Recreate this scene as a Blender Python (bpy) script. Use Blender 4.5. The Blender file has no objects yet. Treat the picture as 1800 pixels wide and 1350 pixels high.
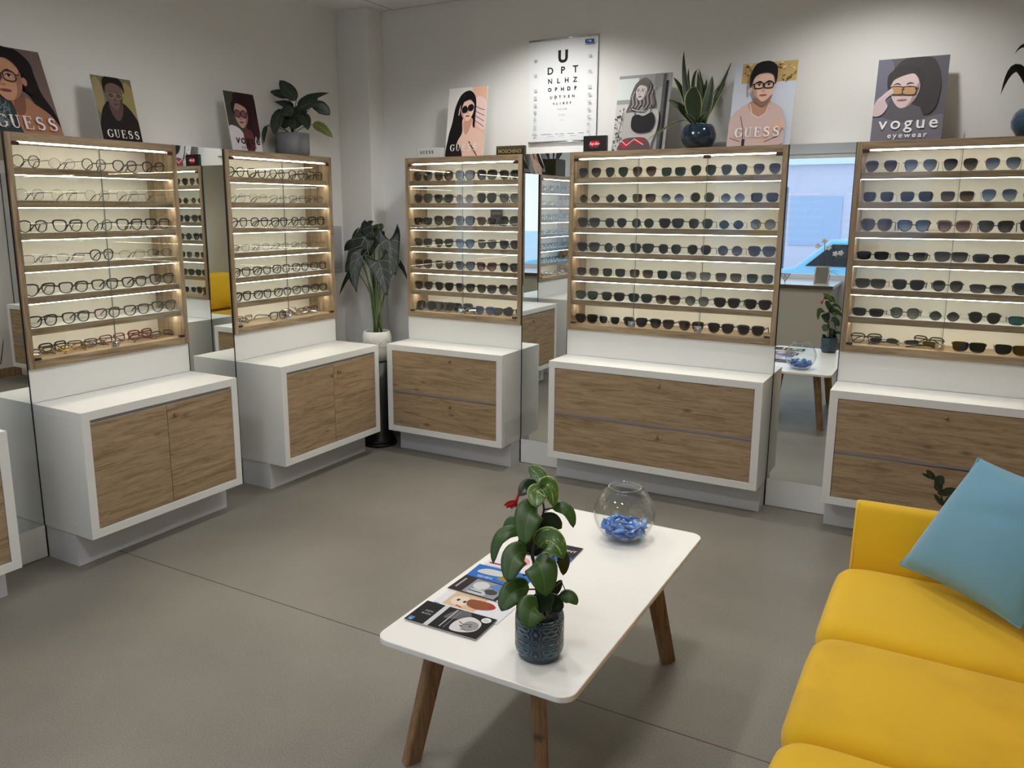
import bpy, math, random
from mathutils import Vector, Matrix
from mathutils.geometry import tessellate_polygon

random.seed(7)
sc = bpy.context.scene
PI = math.pi

# ------------------------------------------------------------------ camera, world, lights, exposure
CAM = Vector((3.6647, -4.5602, 1.65))
YAW, PITCH, ROLL = 0.5258, -0.1928, 0.0011
FPX, PPX, PPY = 1422.8, 856.16, 643.99
FW = Vector((-math.sin(YAW) * math.cos(PITCH), math.cos(YAW) * math.cos(PITCH), math.sin(PITCH)))
_rt = Vector((math.cos(YAW), math.sin(YAW), 0)); _up = _rt.cross(FW)
RT = _rt * math.cos(ROLL) + _up * math.sin(ROLL)
UP = _up * math.cos(ROLL) - _rt * math.sin(ROLL)
cd = bpy.data.cameras.new('camera'); cam = bpy.data.objects.new('camera', cd)
sc.collection.objects.link(cam)
m = Matrix((RT, UP, -FW)).transposed().to_4x4(); m.translation = CAM
cam.matrix_world = m
cd.sensor_width = 36; cd.lens = FPX / 1800 * 36
cd.shift_x = (900 - PPX) / 1800; cd.shift_y = (PPY - 675) / 1800
cd.clip_start = 0.05; cd.clip_end = 200
sc.camera = cam
sc.view_settings.view_transform = 'Standard'; sc.view_settings.look = 'None'
sc.view_settings.gamma = 1; sc.view_settings.use_curve_mapping = False
sc.view_settings.exposure = 0.0
sc.cycles.use_denoising = True
sc.cycles.max_bounces = 12; sc.cycles.glossy_bounces = 8; sc.cycles.transparent_max_bounces = 24
sc.cycles.transmission_bounces = 8
sc.cycles.caustics_reflective = False; sc.cycles.caustics_refractive = False
sc.cycles.sample_clamp_indirect = 6

w = bpy.data.worlds.new('daylight'); sc.world = w; w.use_nodes = True
wn = w.node_tree.nodes; wl = w.node_tree.links
bg = wn['Background']
_tc = wn.new('ShaderNodeTexCoord'); _sx = wn.new('ShaderNodeSeparateXYZ'); _cr = wn.new('ShaderNodeValToRGB')
wl.new(_tc.outputs['Generated'], _sx.inputs[0]); wl.new(_sx.outputs[2], _cr.inputs[0])
_cr.color_ramp.elements[0].position = 0.0; _cr.color_ramp.elements[0].color = (.76, .86, 1, 1)
_cr.color_ramp.elements[1].position = .35; _cr.color_ramp.elements[1].color = (.62, .80, 1, 1)
wl.new(_cr.outputs[0], bg.inputs[0]); bg.inputs[1].default_value = 2.1

CEIL = 2.99

def spot(x, y, power, half, blend, col=(1, .985, .96), r=.05):
    l = bpy.data.lights.new('downlight_beam', 'SPOT'); l.energy = power; l.color = col
    l.spot_size = math.radians(half * 2); l.spot_blend = blend; l.shadow_soft_size = r
    o = bpy.data.objects.new('downlight_beam', l); sc.collection.objects.link(o)
    o.location = (x, y, CEIL - .02)
    return o

# (x, y, watts, cone half angle, blend): the two at the back wall draw the arcs of light above the displays
DOWNLIGHTS = [(1.42, -.40, 74, 70, .60), (3.20, -.40, 47, 70, .60),
              (1.5, -1.9, 80, 86, .5), (2.9, -1.9, 62, 78, .75),
              (1.5, -3.7, 80, 86, .5), (2.9, -3.7, 64, 78, .75), (2.1, -5.3, 74, 80, .75)]
for d in DOWNLIGHTS:
    spot(*d, r=.06 if d[1] > -1 else .2)

# ------------------------------------------------------------------ materials
def lin(c):
    c = c / 255
    return c / 12.92 if c <= .04045 else ((c + .055) / 1.055) ** 2.4

def rgb(r, g, b):
    return (lin(r), lin(g), lin(b), 1)

MATS = {}

def new_mat(name):
    mt = bpy.data.materials.new(name); mt.use_nodes = True
    nt = mt.node_tree
    return mt, nt.nodes, nt.links, nt.nodes['Principled BSDF']

def pm(name, col, rough=.5, metal=0, spec=.5, coat=0, bump=None, bstr=.1, sheen=0):
    if name in MATS: return MATS[name]
    mt, n, l, b = new_mat(name)
    b.inputs['Base Color'].default_value = col
    b.inputs['Roughness'].default_value = rough
    b.inputs['Metallic'].default_value = metal
    b.inputs['Specular IOR Level'].default_value = spec
    b.inputs['Coat Weight'].default_value = coat
    if sheen:
        b.inputs['Sheen Weight'].default_value = sheen; b.inputs['Sheen Roughness'].default_value = .5
    if bump:
        tc = n.new('ShaderNodeTexCoord'); nz = n.new('ShaderNodeTexNoise'); bp = n.new('ShaderNodeBump')
        nz.inputs['Scale'].default_value = bump; nz.inputs['Detail'].default_value = 6
        bp.inputs['Strength'].default_value = bstr; bp.inputs['Distance'].default_value = .01
        l.new(tc.outputs['Object'], nz.inputs[0]); l.new(nz.outputs[0], bp.inputs['Height']); l.new(bp.outputs[0], b.inputs['Normal'])
    MATS[name] = mt
    return mt

def ramp(n, stops):
    r = n.new('ShaderNodeValToRGB'); e = r.color_ramp.elements
    while len(e) < len(stops): e.new(.5)
    for i, (p, c) in enumerate(stops):
        e[i].position = p; e[i].color = c
    return r

def wood(name, cols, scale=(1.2, 9, 14), rough=.5, vert=False, spec=.4):
    mt, n, l, b = new_mat(name)
    tc = n.new('ShaderNodeTexCoord'); mp = n.new('ShaderNodeMapping')
    mp.inputs['Scale'].default_value = scale
    oi = n.new('ShaderNodeObjectInfo'); ad = n.new('ShaderNodeVectorMath'); ad.operation = 'ADD'
    sc_ = n.new('ShaderNodeMath'); sc_.operation = 'MULTIPLY'; sc_.inputs[1].default_value = 7.0
    l.new(oi.outputs['Random'], sc_.inputs[0])
    l.new(tc.outputs['Object'], ad.inputs[0]); l.new(sc_.outputs[0], ad.inputs[1]); l.new(ad.outputs[0], mp.inputs[0])
    n1 = n.new('ShaderNodeTexNoise'); n1.inputs['Scale'].default_value = 2.2; n1.inputs['Detail'].default_value = 8
    n1.inputs['Roughness'].default_value = .62; n1.inputs['Distortion'].default_value = .9
    n2 = n.new('ShaderNodeTexNoise'); n2.inputs['Scale'].default_value = 14; n2.inputs['Detail'].default_value = 4
    l.new(mp.outputs[0], n1.inputs[0]); l.new(mp.outputs[0], n2.inputs[0])
    mx = n.new('ShaderNodeMath'); mx.operation = 'MULTIPLY_ADD'; mx.inputs[1].default_value = .28
    l.new(n2.outputs[0], mx.inputs[0]); l.new(n1.outputs[0], mx.inputs[2])
    r = ramp(n, [(.42, cols[0]), (.62, cols[1]), (.82, cols[2])])
    l.new(mx.outputs[0], r.inputs[0])
    vm = n.new('ShaderNodeMapping'); vm.inputs['Scale'].default_value = (3.0, 7.0, 7.0) if not vert else (7, 7, 3); vo = n.new('ShaderNodeTexVoronoi'); vo.inputs['Scale'].default_value = 1.0
    l.new(ad.outputs[0], vm.inputs[0]); l.new(vm.outputs[0], vo.inputs[0])
    kr = ramp(n, [(.03, (.45, .42, .38, 1)), (.11, (1, 1, 1, 1))]); l.new(vo.outputs['Distance'], kr.inputs[0])
    km = n.new('ShaderNodeMix'); km.data_type = 'RGBA'; km.blend_type = 'MULTIPLY'; km.inputs[0].default_value = 1
    l.new(r.outputs[0], km.inputs[6]); l.new(kr.outputs[0], km.inputs[7]); l.new(km.outputs[2], b.inputs['Base Color'])
    bp = n.new('ShaderNodeBump'); bp.inputs['Strength'].default_value = .12; bp.inputs['Distance'].default_value = .002
    l.new(mx.outputs[0], bp.inputs['Height']); l.new(bp.outputs[0], b.inputs['Normal'])
    b.inputs['Roughness'].default_value = rough; b.inputs['Specular IOR Level'].default_value = spec
    MATS[name] = mt
    return mt

OAK = wood('oak_front', [rgb(118, 96, 71), rgb(154, 130, 101), rgb(172, 149, 120)], (2.0, 10, 20))
OAKF = wood('oak_frame', [rgb(104, 85, 62), rgb(142, 122, 96), rgb(170, 150, 122)], (1.0, 14, 14), .45)
OAKV = wood('oak_side', [rgb(104, 85, 62), rgb(142, 122, 96), rgb(170, 150, 122)], (14, 14, 1.0), .45)
LEGW = wood('leg_oak', [rgb(104, 76, 52), rgb(138, 106, 76), rgb(160, 128, 94)], (18, 18, 1.6), .5)
WHITE = pm('white_laminate', rgb(224, 224, 221), .38, bump=300, bstr=.02)
WHITE2 = pm('white_tabletop', rgb(243, 240, 235), .32)
CREAM = pm('cream_backing', rgb(232, 229, 218), .5)
BLACK = pm('black_plastic', rgb(16, 15, 16), .35)
GREYM = pm('grey_metal', rgb(120, 120, 126), .35, 1)
CHROME = pm('chrome', rgb(205, 205, 205), .15, 1)
BRASS = pm('brass', rgb(196, 168, 118), .25, 1)
SOIL = pm('soil', rgb(30, 24, 20), .9, bump=80, bstr=.8)
CARD = pm('card_edge', rgb(225, 225, 222), .6)

def wall_mat(name, col, bstr=.06):
    return pm(name, col, .75, bump=260, bstr=bstr, spec=.25)
WALL = wall_mat('wall_paint', rgb(233, 232, 229))
WALLR = wall_mat('wall_paint_front', rgb(222, 222, 226))

def floor_mat():
    mt, n, l, b = new_mat('floor_vinyl')
    g = n.new('ShaderNodeNewGeometry')
    n1 = n.new('ShaderNodeTexNoise'); n1.inputs['Scale'].default_value = 1.1; n1.inputs['Detail'].default_value = 5
    n2 = n.new('ShaderNodeTexNoise'); n2.inputs['Scale'].default_value = 240; n2.inputs['Detail'].default_value = 2
    l.new(g.outputs['Position'], n1.inputs[0]); l.new(g.outputs['Position'], n2.inputs[0])
    r1 = ramp(n, [(.35, rgb(120, 115, 107)), (.65, rgb(136, 131, 122))]); l.new(n1.outputs[0], r1.inputs[0])
    r2 = ramp(n, [(.3, (.62, .62, .62, 1)), (.46, (1, 1, 1, 1)), (.6, (1.0, 1.0, 1.0, 1)), (.75, (1.5, 1.5, 1.5, 1))]); l.new(n2.outputs[0], r2.inputs[0])
    mx = n.new('ShaderNodeMix'); mx.data_type = 'RGBA'; mx.blend_type = 'MULTIPLY'; mx.inputs[0].default_value = 1
    l.new(r1.outputs[0], mx.inputs[6]); l.new(r2.outputs[0], mx.inputs[7])
    sx = n.new('ShaderNodeSeparateXYZ'); l.new(g.outputs['Position'], sx.inputs[0])
    a = n.new('ShaderNodeMath'); a.operation = 'ADD'; a.inputs[1].default_value = 2.245; l.new(sx.outputs[1], a.inputs[0])
    # one seam across the room
    pp = n.new('ShaderNodeMath'); pp.operation = 'ABSOLUTE'; l.new(a.outputs[0], pp.inputs[0])
    lt = n.new('ShaderNodeMath'); lt.operation = 'LESS_THAN'; lt.inputs[1].default_value = .0028; l.new(pp.outputs[0], lt.inputs[0])
    m2 = n.new('ShaderNodeMix'); m2.data_type = 'RGBA'; l.new(lt.outputs[0], m2.inputs[0]); l.new(mx.outputs[2], m2.inputs[6])
    m2.inputs[7].default_value = rgb(62, 56, 50)
    l.new(m2.outputs[2], b.inputs['Base Color'])
    bp = n.new('ShaderNodeBump'); bp.inputs['Strength'].default_value = .12; bp.inputs['Distance'].default_value = .002
    l.new(n2.outputs[0], bp.inputs['Height']); l.new(bp.outputs[0], b.inputs['Normal'])
    b.inputs['Roughness'].default_value = .46; b.inputs['Specular IOR Level'].default_value = .4
    return mt

def ceil_mat():
    mt, n, l, b = new_mat('ceiling_tiles')
    g = n.new('ShaderNodeNewGeometry'); sx = n.new('ShaderNodeSeparateXYZ'); l.new(g.outputs['Position'], sx.inputs[0])
    outs = []
    for k, off in ((0, -.12), (1, -.25)):
        a = n.new('ShaderNodeMath'); a.operation = 'ADD'; a.inputs[1].default_value = off; l.new(sx.outputs[k], a.inputs[0])
        p = n.new('ShaderNodeMath'); p.operation = 'PINGPONG'; p.inputs[1].default_value = .3; l.new(a.outputs[0], p.inputs[0])
        t = n.new('ShaderNodeMath'); t.operation = 'LESS_THAN'; t.inputs[1].default_value = .004; l.new(p.outputs[0], t.inputs[0])
        outs.append(t)
    mm = n.new('ShaderNodeMath'); mm.operation = 'MAXIMUM'; l.new(outs[0].outputs[0], mm.inputs[0]); l.new(outs[1].outputs[0], mm.inputs[1])
    m2 = n.new('ShaderNodeMix'); m2.data_type = 'RGBA'; l.new(mm.outputs[0], m2.inputs[0])
    m2.inputs[6].default_value = rgb(236, 234, 232); m2.inputs[7].default_value = rgb(120, 116, 112)
    l.new(m2.outputs[2], b.inputs['Base Color']); b.inputs['Roughness'].default_value = .85
    return mt

def emis(name, col, s):
    if name in MATS: return MATS[name]
    mt = bpy.data.materials.new(name); mt.use_nodes = True; nt = mt.node_tree; nt.nodes.clear()
    e = nt.nodes.new('ShaderNodeEmission'); o = nt.nodes.new('ShaderNodeOutputMaterial')
    e.inputs[0].default_value = col; e.inputs[1].default_value = s; nt.links.new(e.outputs[0], o.inputs[0])
    MATS[name] = mt
    return mt
LED = emis('led_strip_light', (1, .92, .77, 1), 28)
PANEL = emis('lamp_diffuser', (1, .97, .93, 1), 60)

def clear_pane(name, tint, refl=1.0, ior=1.5, rough=0.0):
    """a thin pane: part of the light passes, the rest mirrors, more so at grazing angles"""
    if name in MATS: return MATS[name]
    mt = bpy.data.materials.new(name); mt.use_nodes = True; nt = mt.node_tree; nt.nodes.clear(); l = nt.links
    t = nt.nodes.new('ShaderNodeBsdfTransparent'); g = nt.nodes.new('ShaderNodeBsdfGlossy'); f = nt.nodes.new('ShaderNodeLayerWeight')
    f.inputs[0].default_value = .5
    pw = nt.nodes.new('ShaderNodeMath'); pw.operation = 'POWER'; pw.inputs[1].default_value = 5
    mu = nt.nodes.new('ShaderNodeMath'); mu.operation = 'MULTIPLY_ADD'; mu.inputs[1].default_value = .9 * refl; mu.inputs[2].default_value = .04 * refl
    mx = nt.nodes.new('ShaderNodeMixShader'); o = nt.nodes.new('ShaderNodeOutputMaterial')
    t.inputs[0].default_value = tint; g.inputs['Roughness'].default_value = rough
    l.new(f.outputs['Facing'], pw.inputs[0]); l.new(pw.outputs[0], mu.inputs[0]); l.new(mu.outputs[0], mx.inputs[0])
    l.new(t.outputs[0], mx.inputs[1]); l.new(g.outputs[0], mx.inputs[2]); l.new(mx.outputs[0], o.inputs[0])
    MATS[name] = mt
    return mt
PANE = clear_pane('display_glass', (.97, .98, .97, 1), 1.0)
WPANE = clear_pane('window_glass', (.95, .97, .98, 1), .8)
CLENS = clear_pane('clear_lens', (.93, .94, .93, 1), 1.3)

def lens_mat(name, top, bottom, gloss=.06, gcol=(1, 1, 1, 1)):
    """tinted sunglass lens, tint fading from its upper to its lower edge"""
    if name in MATS: return MATS[name]
    mt = bpy.data.materials.new(name); mt.use_nodes = True; nt = mt.node_tree; nt.nodes.clear(); n = nt.nodes; l = nt.links
    tc = n.new('ShaderNodeTexCoord'); sx = n.new('ShaderNodeSeparateXYZ'); r = ramp(n, [(.15, bottom), (.75, top)])
    l.new(tc.outputs['Generated'], sx.inputs[0]); l.new(sx.outputs[2], r.inputs[0])
    t = n.new('ShaderNodeBsdfTransparent'); g = n.new('ShaderNodeBsdfGlossy'); g.inputs['Roughness'].default_value = .03
    g.inputs[0].default_value = gcol
    lw = n.new('ShaderNodeLayerWeight'); lw.inputs[0].default_value = gloss
    ad = n.new('ShaderNodeMath'); ad.operation = 'MULTIPLY_ADD'; ad.inputs[1].default_value = .6; ad.inputs[2].default_value = gloss * .45
    mx = n.new('ShaderNodeMixShader'); o = n.new('ShaderNodeOutputMaterial')
    l.new(r.outputs[0], t.inputs[0]); l.new(lw.outputs['Facing'], ad.inputs[0]); l.new(ad.outputs[0], mx.inputs[0])
    l.new(t.outputs[0], mx.inputs[1]); l.new(g.outputs[0], mx.inputs[2]); l.new(mx.outputs[0], o.inputs[0])
    MATS[name] = mt
    return mt
LENS = {
    'black': lens_mat('lens_black', (.008, .008, .009, 1), (.016, .016, .018, 1)),
    'grey': lens_mat('lens_grey_gradient', (.010, .010, .012, 1), (.12, .12, .13, 1)),
    'brown': lens_mat('lens_brown_gradient', (.016, .010, .007, 1), (.15, .11, .075, 1)),
    'green': lens_mat('lens_green', (.012, .026, .018, 1), (.02, .045, .03, 1)),
    'blue': lens_mat('lens_blue_gradient', (.04, .06, .12, 1), (.24, .30, .40, 1), .12, (.7, .8, 1, 1)),
    'pale': lens_mat('lens_pale_grey', (.08, .09, .085, 1), (.26, .28, .26, 1)),
    'plum': lens_mat('lens_plum', (.05, .02, .03, 1), (.30, .20, .22, 1)),
    'teal': lens_mat('lens_teal_mirror', (.01, .03, .03, 1), (.02, .05, .05, 1), .55, (.15, .85, .8, 1)),
    'clear': CLENS,
}
FR = {
    'black': pm('frame_black', rgb(14, 13, 14), .28, coat=.3),
    'brown': pm('frame_tortoise', rgb(62, 36, 24), .3, coat=.3),
    'red': pm('frame_burgundy', rgb(84, 24, 28), .3, coat=.3),
    'gold': pm('frame_gold', rgb(205, 172, 112), .22, 1),
    'silver': pm('frame_silver', rgb(190, 192, 196), .2, 1),
    'gun': pm('frame_gunmetal', rgb(70, 70, 74), .3, 1),
    'white': pm('frame_white', rgb(225, 222, 215), .35),
    'blue': pm('frame_blue', rgb(78, 92, 140), .35),
    'clearp': pm('frame_clear_taupe', rgb(120, 92, 70), .3, coat=.3),
}

# ------------------------------------------------------------------ mesh helpers
class MB:
    def __init__(s):
        s.v = []; s.f = []; s.m = []; s.uv = []; s.sm = []

    def add(s, vs, fs, mi=0, uvs=None, smooth=False):
        o = len(s.v); s.v += [tuple(p) for p in vs]
        s.uv += list(uvs) if uvs else [(0, 0)] * len(vs)
        for f in fs:
            s.f.append([i + o for i in f]); s.m.append(mi); s.sm.append(smooth)
        return s

    def box(s, x0, x1, y0, y1, z0, z1, mi=0):
        v = [(x, y, z) for z in (z0, z1) for y in (y0, y1) for x in (x0, x1)]
        return s.add(v, [(0, 2, 3, 1), (4, 5, 7, 6), (0, 1, 5, 4), (2, 6, 7, 3), (0, 4, 6, 2), (1, 3, 7, 5)], mi)

    def tube(s, pts, rad, n=8, mi=0, cap=True, smooth=True, flat=1.0):
        pts = [Vector(p) for p in pts]
        if not hasattr(rad, '__len__'): rad = [rad] * len(pts)
        vs = []; ref = None
        for i, p in enumerate(pts):
            t = (pts[min(i + 1, len(pts) - 1)] - pts[max(i - 1, 0)]).normalized()
            if ref is None: ref = t.orthogonal().normalized() if abs(t.z) > .9 else t.cross(Vector((0, 0, 1))).normalized()
            a = (ref - t * ref.dot(t)).normalized(); ref = a; b = t.cross(a)
            for k in range(n):
                q = 2 * PI * k / n
                vs.append(p + a * math.cos(q) * rad[i] + b * math.sin(q) * rad[i] * flat)
        fs = [(i * n + k, i * n + (k + 1) % n, (i + 1) * n + (k + 1) % n, (i + 1) * n + k) for i in range(len(pts) - 1) for k in range(n)]
        if cap: fs += [tuple(range(n))[::-1], tuple(range((len(pts) - 1) * n, len(pts) * n))]
        return s.add(vs, fs, mi, smooth=smooth)

    def lathe(s, prof, n=40, cx=0, cy=0, mi=0, smooth=True):
        vs = []
        for r, z in prof:
            for k in range(n):
                q = 2 * PI * k / n; vs.append((cx + r * math.cos(q), cy + r * math.sin(q), z))
        fs = [(i * n + k, i * n + (k + 1) % n, (i + 1) * n + (k + 1) % n, (i + 1) * n + k) for i in range(len(prof) - 1) for k in range(n)]
        if prof[0][0] > 0: fs.append(tuple(range(n))[::-1])
        if prof[-1][0] > 0: fs.append(tuple(range((len(prof) - 1) * n, len(prof) * n)))
        return s.add(vs, fs, mi, smooth=smooth)

    def prism(s, out, y0, y1, mi=0):
        """outline in x,z extruded in y"""
        n = len(out)
        v = [(x, y0, z) for x, z in out] + [(x, y1, z) for x, z in out]
        fs = [tuple(range(n)), tuple(range(n, 2 * n))[::-1]] + [(i, n + i, n + (i + 1) % n, (i + 1) % n) for i in range(n)]
        return s.add(v, fs, mi)

    def prismz(s, out, z0, z1, mi=0):
        n = len(out)
        v = [(x, y, z0) for x, y in out] + [(x, y, z1) for x, y in out]
        fs = [tuple(range(n))[::-1], tuple(range(n, 2 * n))] + [(i, (i + 1) % n, n + (i + 1) % n, n + i) for i in range(n)]
        return s.add(v, fs, mi)

    def mesh(s, name, mats):
        me = bpy.data.meshes.new(name); me.from_pydata(s.v, [], s.f)
        for q in (mats if isinstance(mats, (list, tuple)) else [mats]): me.materials.append(q)
        me.polygons.foreach_set('material_index', s.m); me.polygons.foreach_set('use_smooth', s.sm)
        uv = me.uv_layers.new(name='UVMap')
        for lp in me.loops: uv.data[lp.index].uv = s.uv[lp.vertex_index]
        me.update()
        return me

    def build(s, name, mats, parent=None, loc=(0, 0, 0), bevel=0, seg=2, rot=None, label=None, sub=0):
        o = bpy.data.objects.new(name, s.mesh(name, mats)); sc.collection.objects.link(o)
        o.location = loc
        if rot: o.rotation_euler = rot
        if parent: o.parent = parent
        if label: o['label'] = label
        if bevel:
            md = o.modifiers.new('bevel', 'BEVEL'); md.width = bevel; md.segments = seg; md.limit_method = 'ANGLE'; md.angle_limit = math.radians(40)
        if sub:
            md = o.modifiers.new('subdivision', 'SUBSURF'); md.levels = sub; md.render_levels = sub
        return o

def thing(name, label, cat, loc=(0, 0, 0), rz=0, group=None):
    o = bpy.data.objects.new(name, None); sc.collection.objects.link(o); o.empty_display_size = .05
    o.location = loc; o.rotation_euler = (0, 0, rz); o['label'] = label; o['category'] = cat
    if group: o['group'] = group
    return o

def tag(o, label, cat, group=None, kind=None):
    o['label'] = label; o['category'] = cat
    if group: o['group'] = group
    if kind: o['kind'] = kind
    return o

def struct(o):
    o['kind'] = 'structure'; return o

def at(px, py, depth):
    """world point seen at a pixel of the 1800 x 1350 frame, at a true distance along the view"""
    v = FW + RT * ((px - PPX) / FPX) - UP * ((py - PPY) / FPX)
    return CAM + v * depth

def text_mb(txt, size, shear=0, bold=0, space=1.0, align='CENTER'):
    cu = bpy.data.curves.new('lettering', 'FONT'); cu.body = txt; cu.size = size; cu.align_x = align; cu.shear = shear
    cu.space_character = space; cu.offset = bold; cu.resolution_u = 3
    o = bpy.data.objects.new('lettering', cu); sc.collection.objects.link(o)
    bpy.context.view_layer.update()
    dg = bpy.context.evaluated_depsgraph_get(); me = o.evaluated_get(dg).to_mesh()
    vs = [tuple(v.co) for v in me.vertices]; fs = [tuple(p.vertices) for p in me.polygons]
    o.evaluated_get(dg).to_mesh_clear(); bpy.data.objects.remove(o); bpy.data.curves.remove(cu)
    return vs, fs

# ------------------------------------------------------------------ the room
XL, XR, YB, YF = -.25, 4.47, .25, -6.3
F = MB(); F.add([(XL - .1, YF - .1, 0), (XR + .1, YF - .1, 0), (XR + .1, YB + .1, 0), (XL - .1, YB + .1, 0)], [(0, 1, 2, 3)])
F.box(XL - .1, XR + .1, YF - .1, YB + .1, -.1, -.001)
struct(F.build('floor', floor_mat()))
struct(MB().box(XL - .1, XR + .1, YF - .1, YB + .1, CEIL, CEIL + .08).build('ceiling', ceil_mat()))
struct(MB().box(XL - .1, XL, YF - .1, YB + .1, 0, CEIL).build('wall_left', WALL))
struct(MB().box(XL, XR, YB, YB + .1, 0, CEIL).build('wall_back', WALL))
struct(MB().box(XL, .024, .088, YB, 0, CEIL).build('wall_corner', WALL, bevel=.004))

def marble_wall():
    mt, n, l, b = new_mat('marbled_wallpaper')
    g = n.new('ShaderNodeNewGeometry'); mp = n.new('ShaderNodeMapping'); mp.inputs['Scale'].default_value = (1, 1.3, .9)
    wv = n.new('ShaderNodeTexWave'); wv.inputs['Scale'].default_value = .55; wv.inputs['Distortion'].default_value = 7; wv.inputs['Detail'].default_value = 2
    wv.inputs['Detail Scale'].default_value = .6
    l.new(g.outputs['Position'], mp.inputs[0]); l.new(mp.outputs[0], wv.inputs[0])
    r = ramp(n, [(0, rgb(158, 150, 134)), (.35, rgb(182, 172, 150)), (.6, rgb(196, 190, 176)), (.8, rgb(150, 150, 146))])
    l.new(wv.outputs[0], r.inputs[0]); l.new(r.outputs[0], b.inputs['Base Color']); b.inputs['Roughness'].default_value = .8
    return mt
struct(MB().box(XR, XR + .1, YF - .1, YB + .1, 0, CEIL).build('wall_right', marble_wall()))
# window wall behind the camera, seen in the mirrors
WX0, WX1, WZ0, WZ1 = .75, 3.35, .79, 2.31
wf = MB()
wf.box(XL, WX0, YF - .1, YF, 0, CEIL); wf.box(WX1, XR, YF - .1, YF, 0, CEIL)
wf.box(WX0, WX1, YF - .1, YF, 0, WZ0); wf.box(WX0, WX1, YF - .1, YF, WZ1, CEIL)
struct(wf.build('wall_front', WALLR))
win = bpy.data.objects.new('window_1', None); sc.collection.objects.link(win); win.location = (0, YF, 0); struct(win)
fr = MB()
for x0, x1 in ((WX0, WX0 + .05), (WX1 - .05, WX1), (1.22, 1.28)): fr.box(x0, x1, -.08, -.02, WZ0, WZ1)
fr.box(WX0, WX1, -.08, -.02, WZ0, WZ0 + .05); fr.box(WX0, WX1, -.08, -.02, WZ1 - .05, WZ1)
fr.build('window_frame', WHITE, win)
MB().box(WX0 + .05, WX1 - .05, -.052, -.048, WZ0 + .05, WZ1 - .05).build('pane', WPANE, win)
led = thing('window_ledge', 'deep white ledge with brown edge and beige front under the window, seen in mirror', 'ledge', (0, 0, 0))
MB().box(.35, 2.43, YF + .001, -5.5, .735, .77).build('ledge_top', [pm('ledge_top', rgb(224, 224, 230), .3)], led)
MB().box(.35, 2.432, -5.499, -5.49, .73, .771).build('edge_band', [pm('ledge_band', rgb(80, 62, 54), .5)], led)
MB().box(.40, 2.40, YF + .002, -5.53, 0, .734).build('front_panel', [pm('beige_panel', rgb(190, 184, 170), .6)], led)

# outside the window
def outside():
    tagm = pm('snowy_ground', rgb(205, 214, 226), .9, bump=3, bstr=.6)
    struct(MB().box(-30, 34, -60, YF - .12, -.35, -.3).build('ground', tagm))
    b = thing('building', 'pale low building with flat roof across the street, seen through window in mirror', 'building', (-1, -21, -.3))
    MB().box(-6, 5, -4, 0, 0, 3.2).build('wall', [pm('pale_render', rgb(214, 206, 216), .8)], b)
    MB().box(-6.2, 5.2, -4.2, .2, 3.2, 3.5).build('roof', [pm('roof_snow', rgb(228, 232, 240), .8)], b)
    for k in range(4):
        MB().box(-5 + 2.6 * k, -3.6 + 2.6 * k, .0, .04, .9, 2.3).build('window', [pm('far_window', rgb(176, 190, 214), .3)], b)
    s = thing('roadside_sign', 'yellow pointed sign board on a post outside the window, seen in mirror', 'sign', (.3, -14, -.3))
    MB().tube([(0, 0, 0), (0, 0, 2.4)], .05, 8).build('post', GREYM, s)
    MB().prism([(-.9, 1.2), (0, 1.2), (0, 2.3)], -.05, .05).build('sign_board', [pm('sign_yellow', rgb(240, 190, 90), .6)], s)
    t = thing('parked_car', 'pale blue car parked outside the window, seen in mirror', 'car', (2.6, -11.5, -.3), .15)
    MB().prism([(-2, .35), (-2, .8), (-1.4, .92), (-.8, 1.42), (.7, 1.42), (1.3, .95), (2, .82), (2.05, .35)], -.85, .85).build('car_body', [pm('car_blue', rgb(140, 200, 226), .25, coat=.6)], t, bevel=.05)
    MB().prism([(-1.2, .95), (-.75, 1.34), (.62, 1.34), (1.05, .97)], .851, .865).build('side_window', BLACK, t)
    for x in (-1.25, 1.25):
        for y in (-.8, .8):
            MB().tube([(x, y - .1, .33), (x, y + .1, .33)], .33, 20).build('wheel', BLACK, t)
outside()

# right side: white door with a wooden threshold beyond the last mirror (only seen in the leftmost mirror)
door = bpy.data.objects.new('door_1', None); sc.collection.objects.link(door); struct(door); door.location = (XR, -.27, 0)
MB().box(-.05, -.001, -.48, .48, .09, 2.1).build('door_leaf', [pm('door_paint', rgb(214, 208, 202), .5)], door)
MB().box(-.055, -.001, -.5, .5, 0, .09).build('threshold', LEGW, door)

# wall box near the corner
eb = thing('electrical_box', 'flat grey electrical box on the wall left of the alocasia', 'box', (XL, .0, 1.2))
MB().box(0.001, .02, -.16, .055, 0, .325).build('cover', [pm('box_grey', rgb(186, 186, 188), .5)], eb, bevel=.004)
MB().box(.02, .024, -.14, .035, .02, .305).build('hatch', [pm('box_grey2', rgb(176, 176, 180), .5)], eb, bevel=.002)

# ------------------------------------------------------------------ wall furniture
ZT, ZB, ZC, ZK = 1.978, .916, .756, .159
UNITS = [  # key, wall, start, width, cabinet depth, plinth setback, cabinet type, words for labels
    ('U0', 'L', -3.6823, .90, .365, .232, 'door', 'leftmost display cut by frame'),
    ('U1', 'L', -2.4577, .9026, .365, .232, 'door', 'large left display'),
    ('U2', 'L', -1.2213, .9026, .365, .232, 'door', 'display left of corner'),
    ('U3', 'R', .3865, .8867, .256, .126, 'drawer', 'display right of corner'),
    ('U4', 'R', 1.595, 1.2422, .256, .126, 'drawer', 'wide middle display'),
    ('U5', 'R', 3.1635, .917, .256, .126, 'drawer', 'display at right edge'),
]
ROWZ = [.955 + .1455 * k for k in range(7)]      # shelf tops, bottom first

def frame_of(wall, u):
    return ((0, u, 0), PI / 2) if wall == 'L' else ((u, 0, 0), 0)

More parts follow.
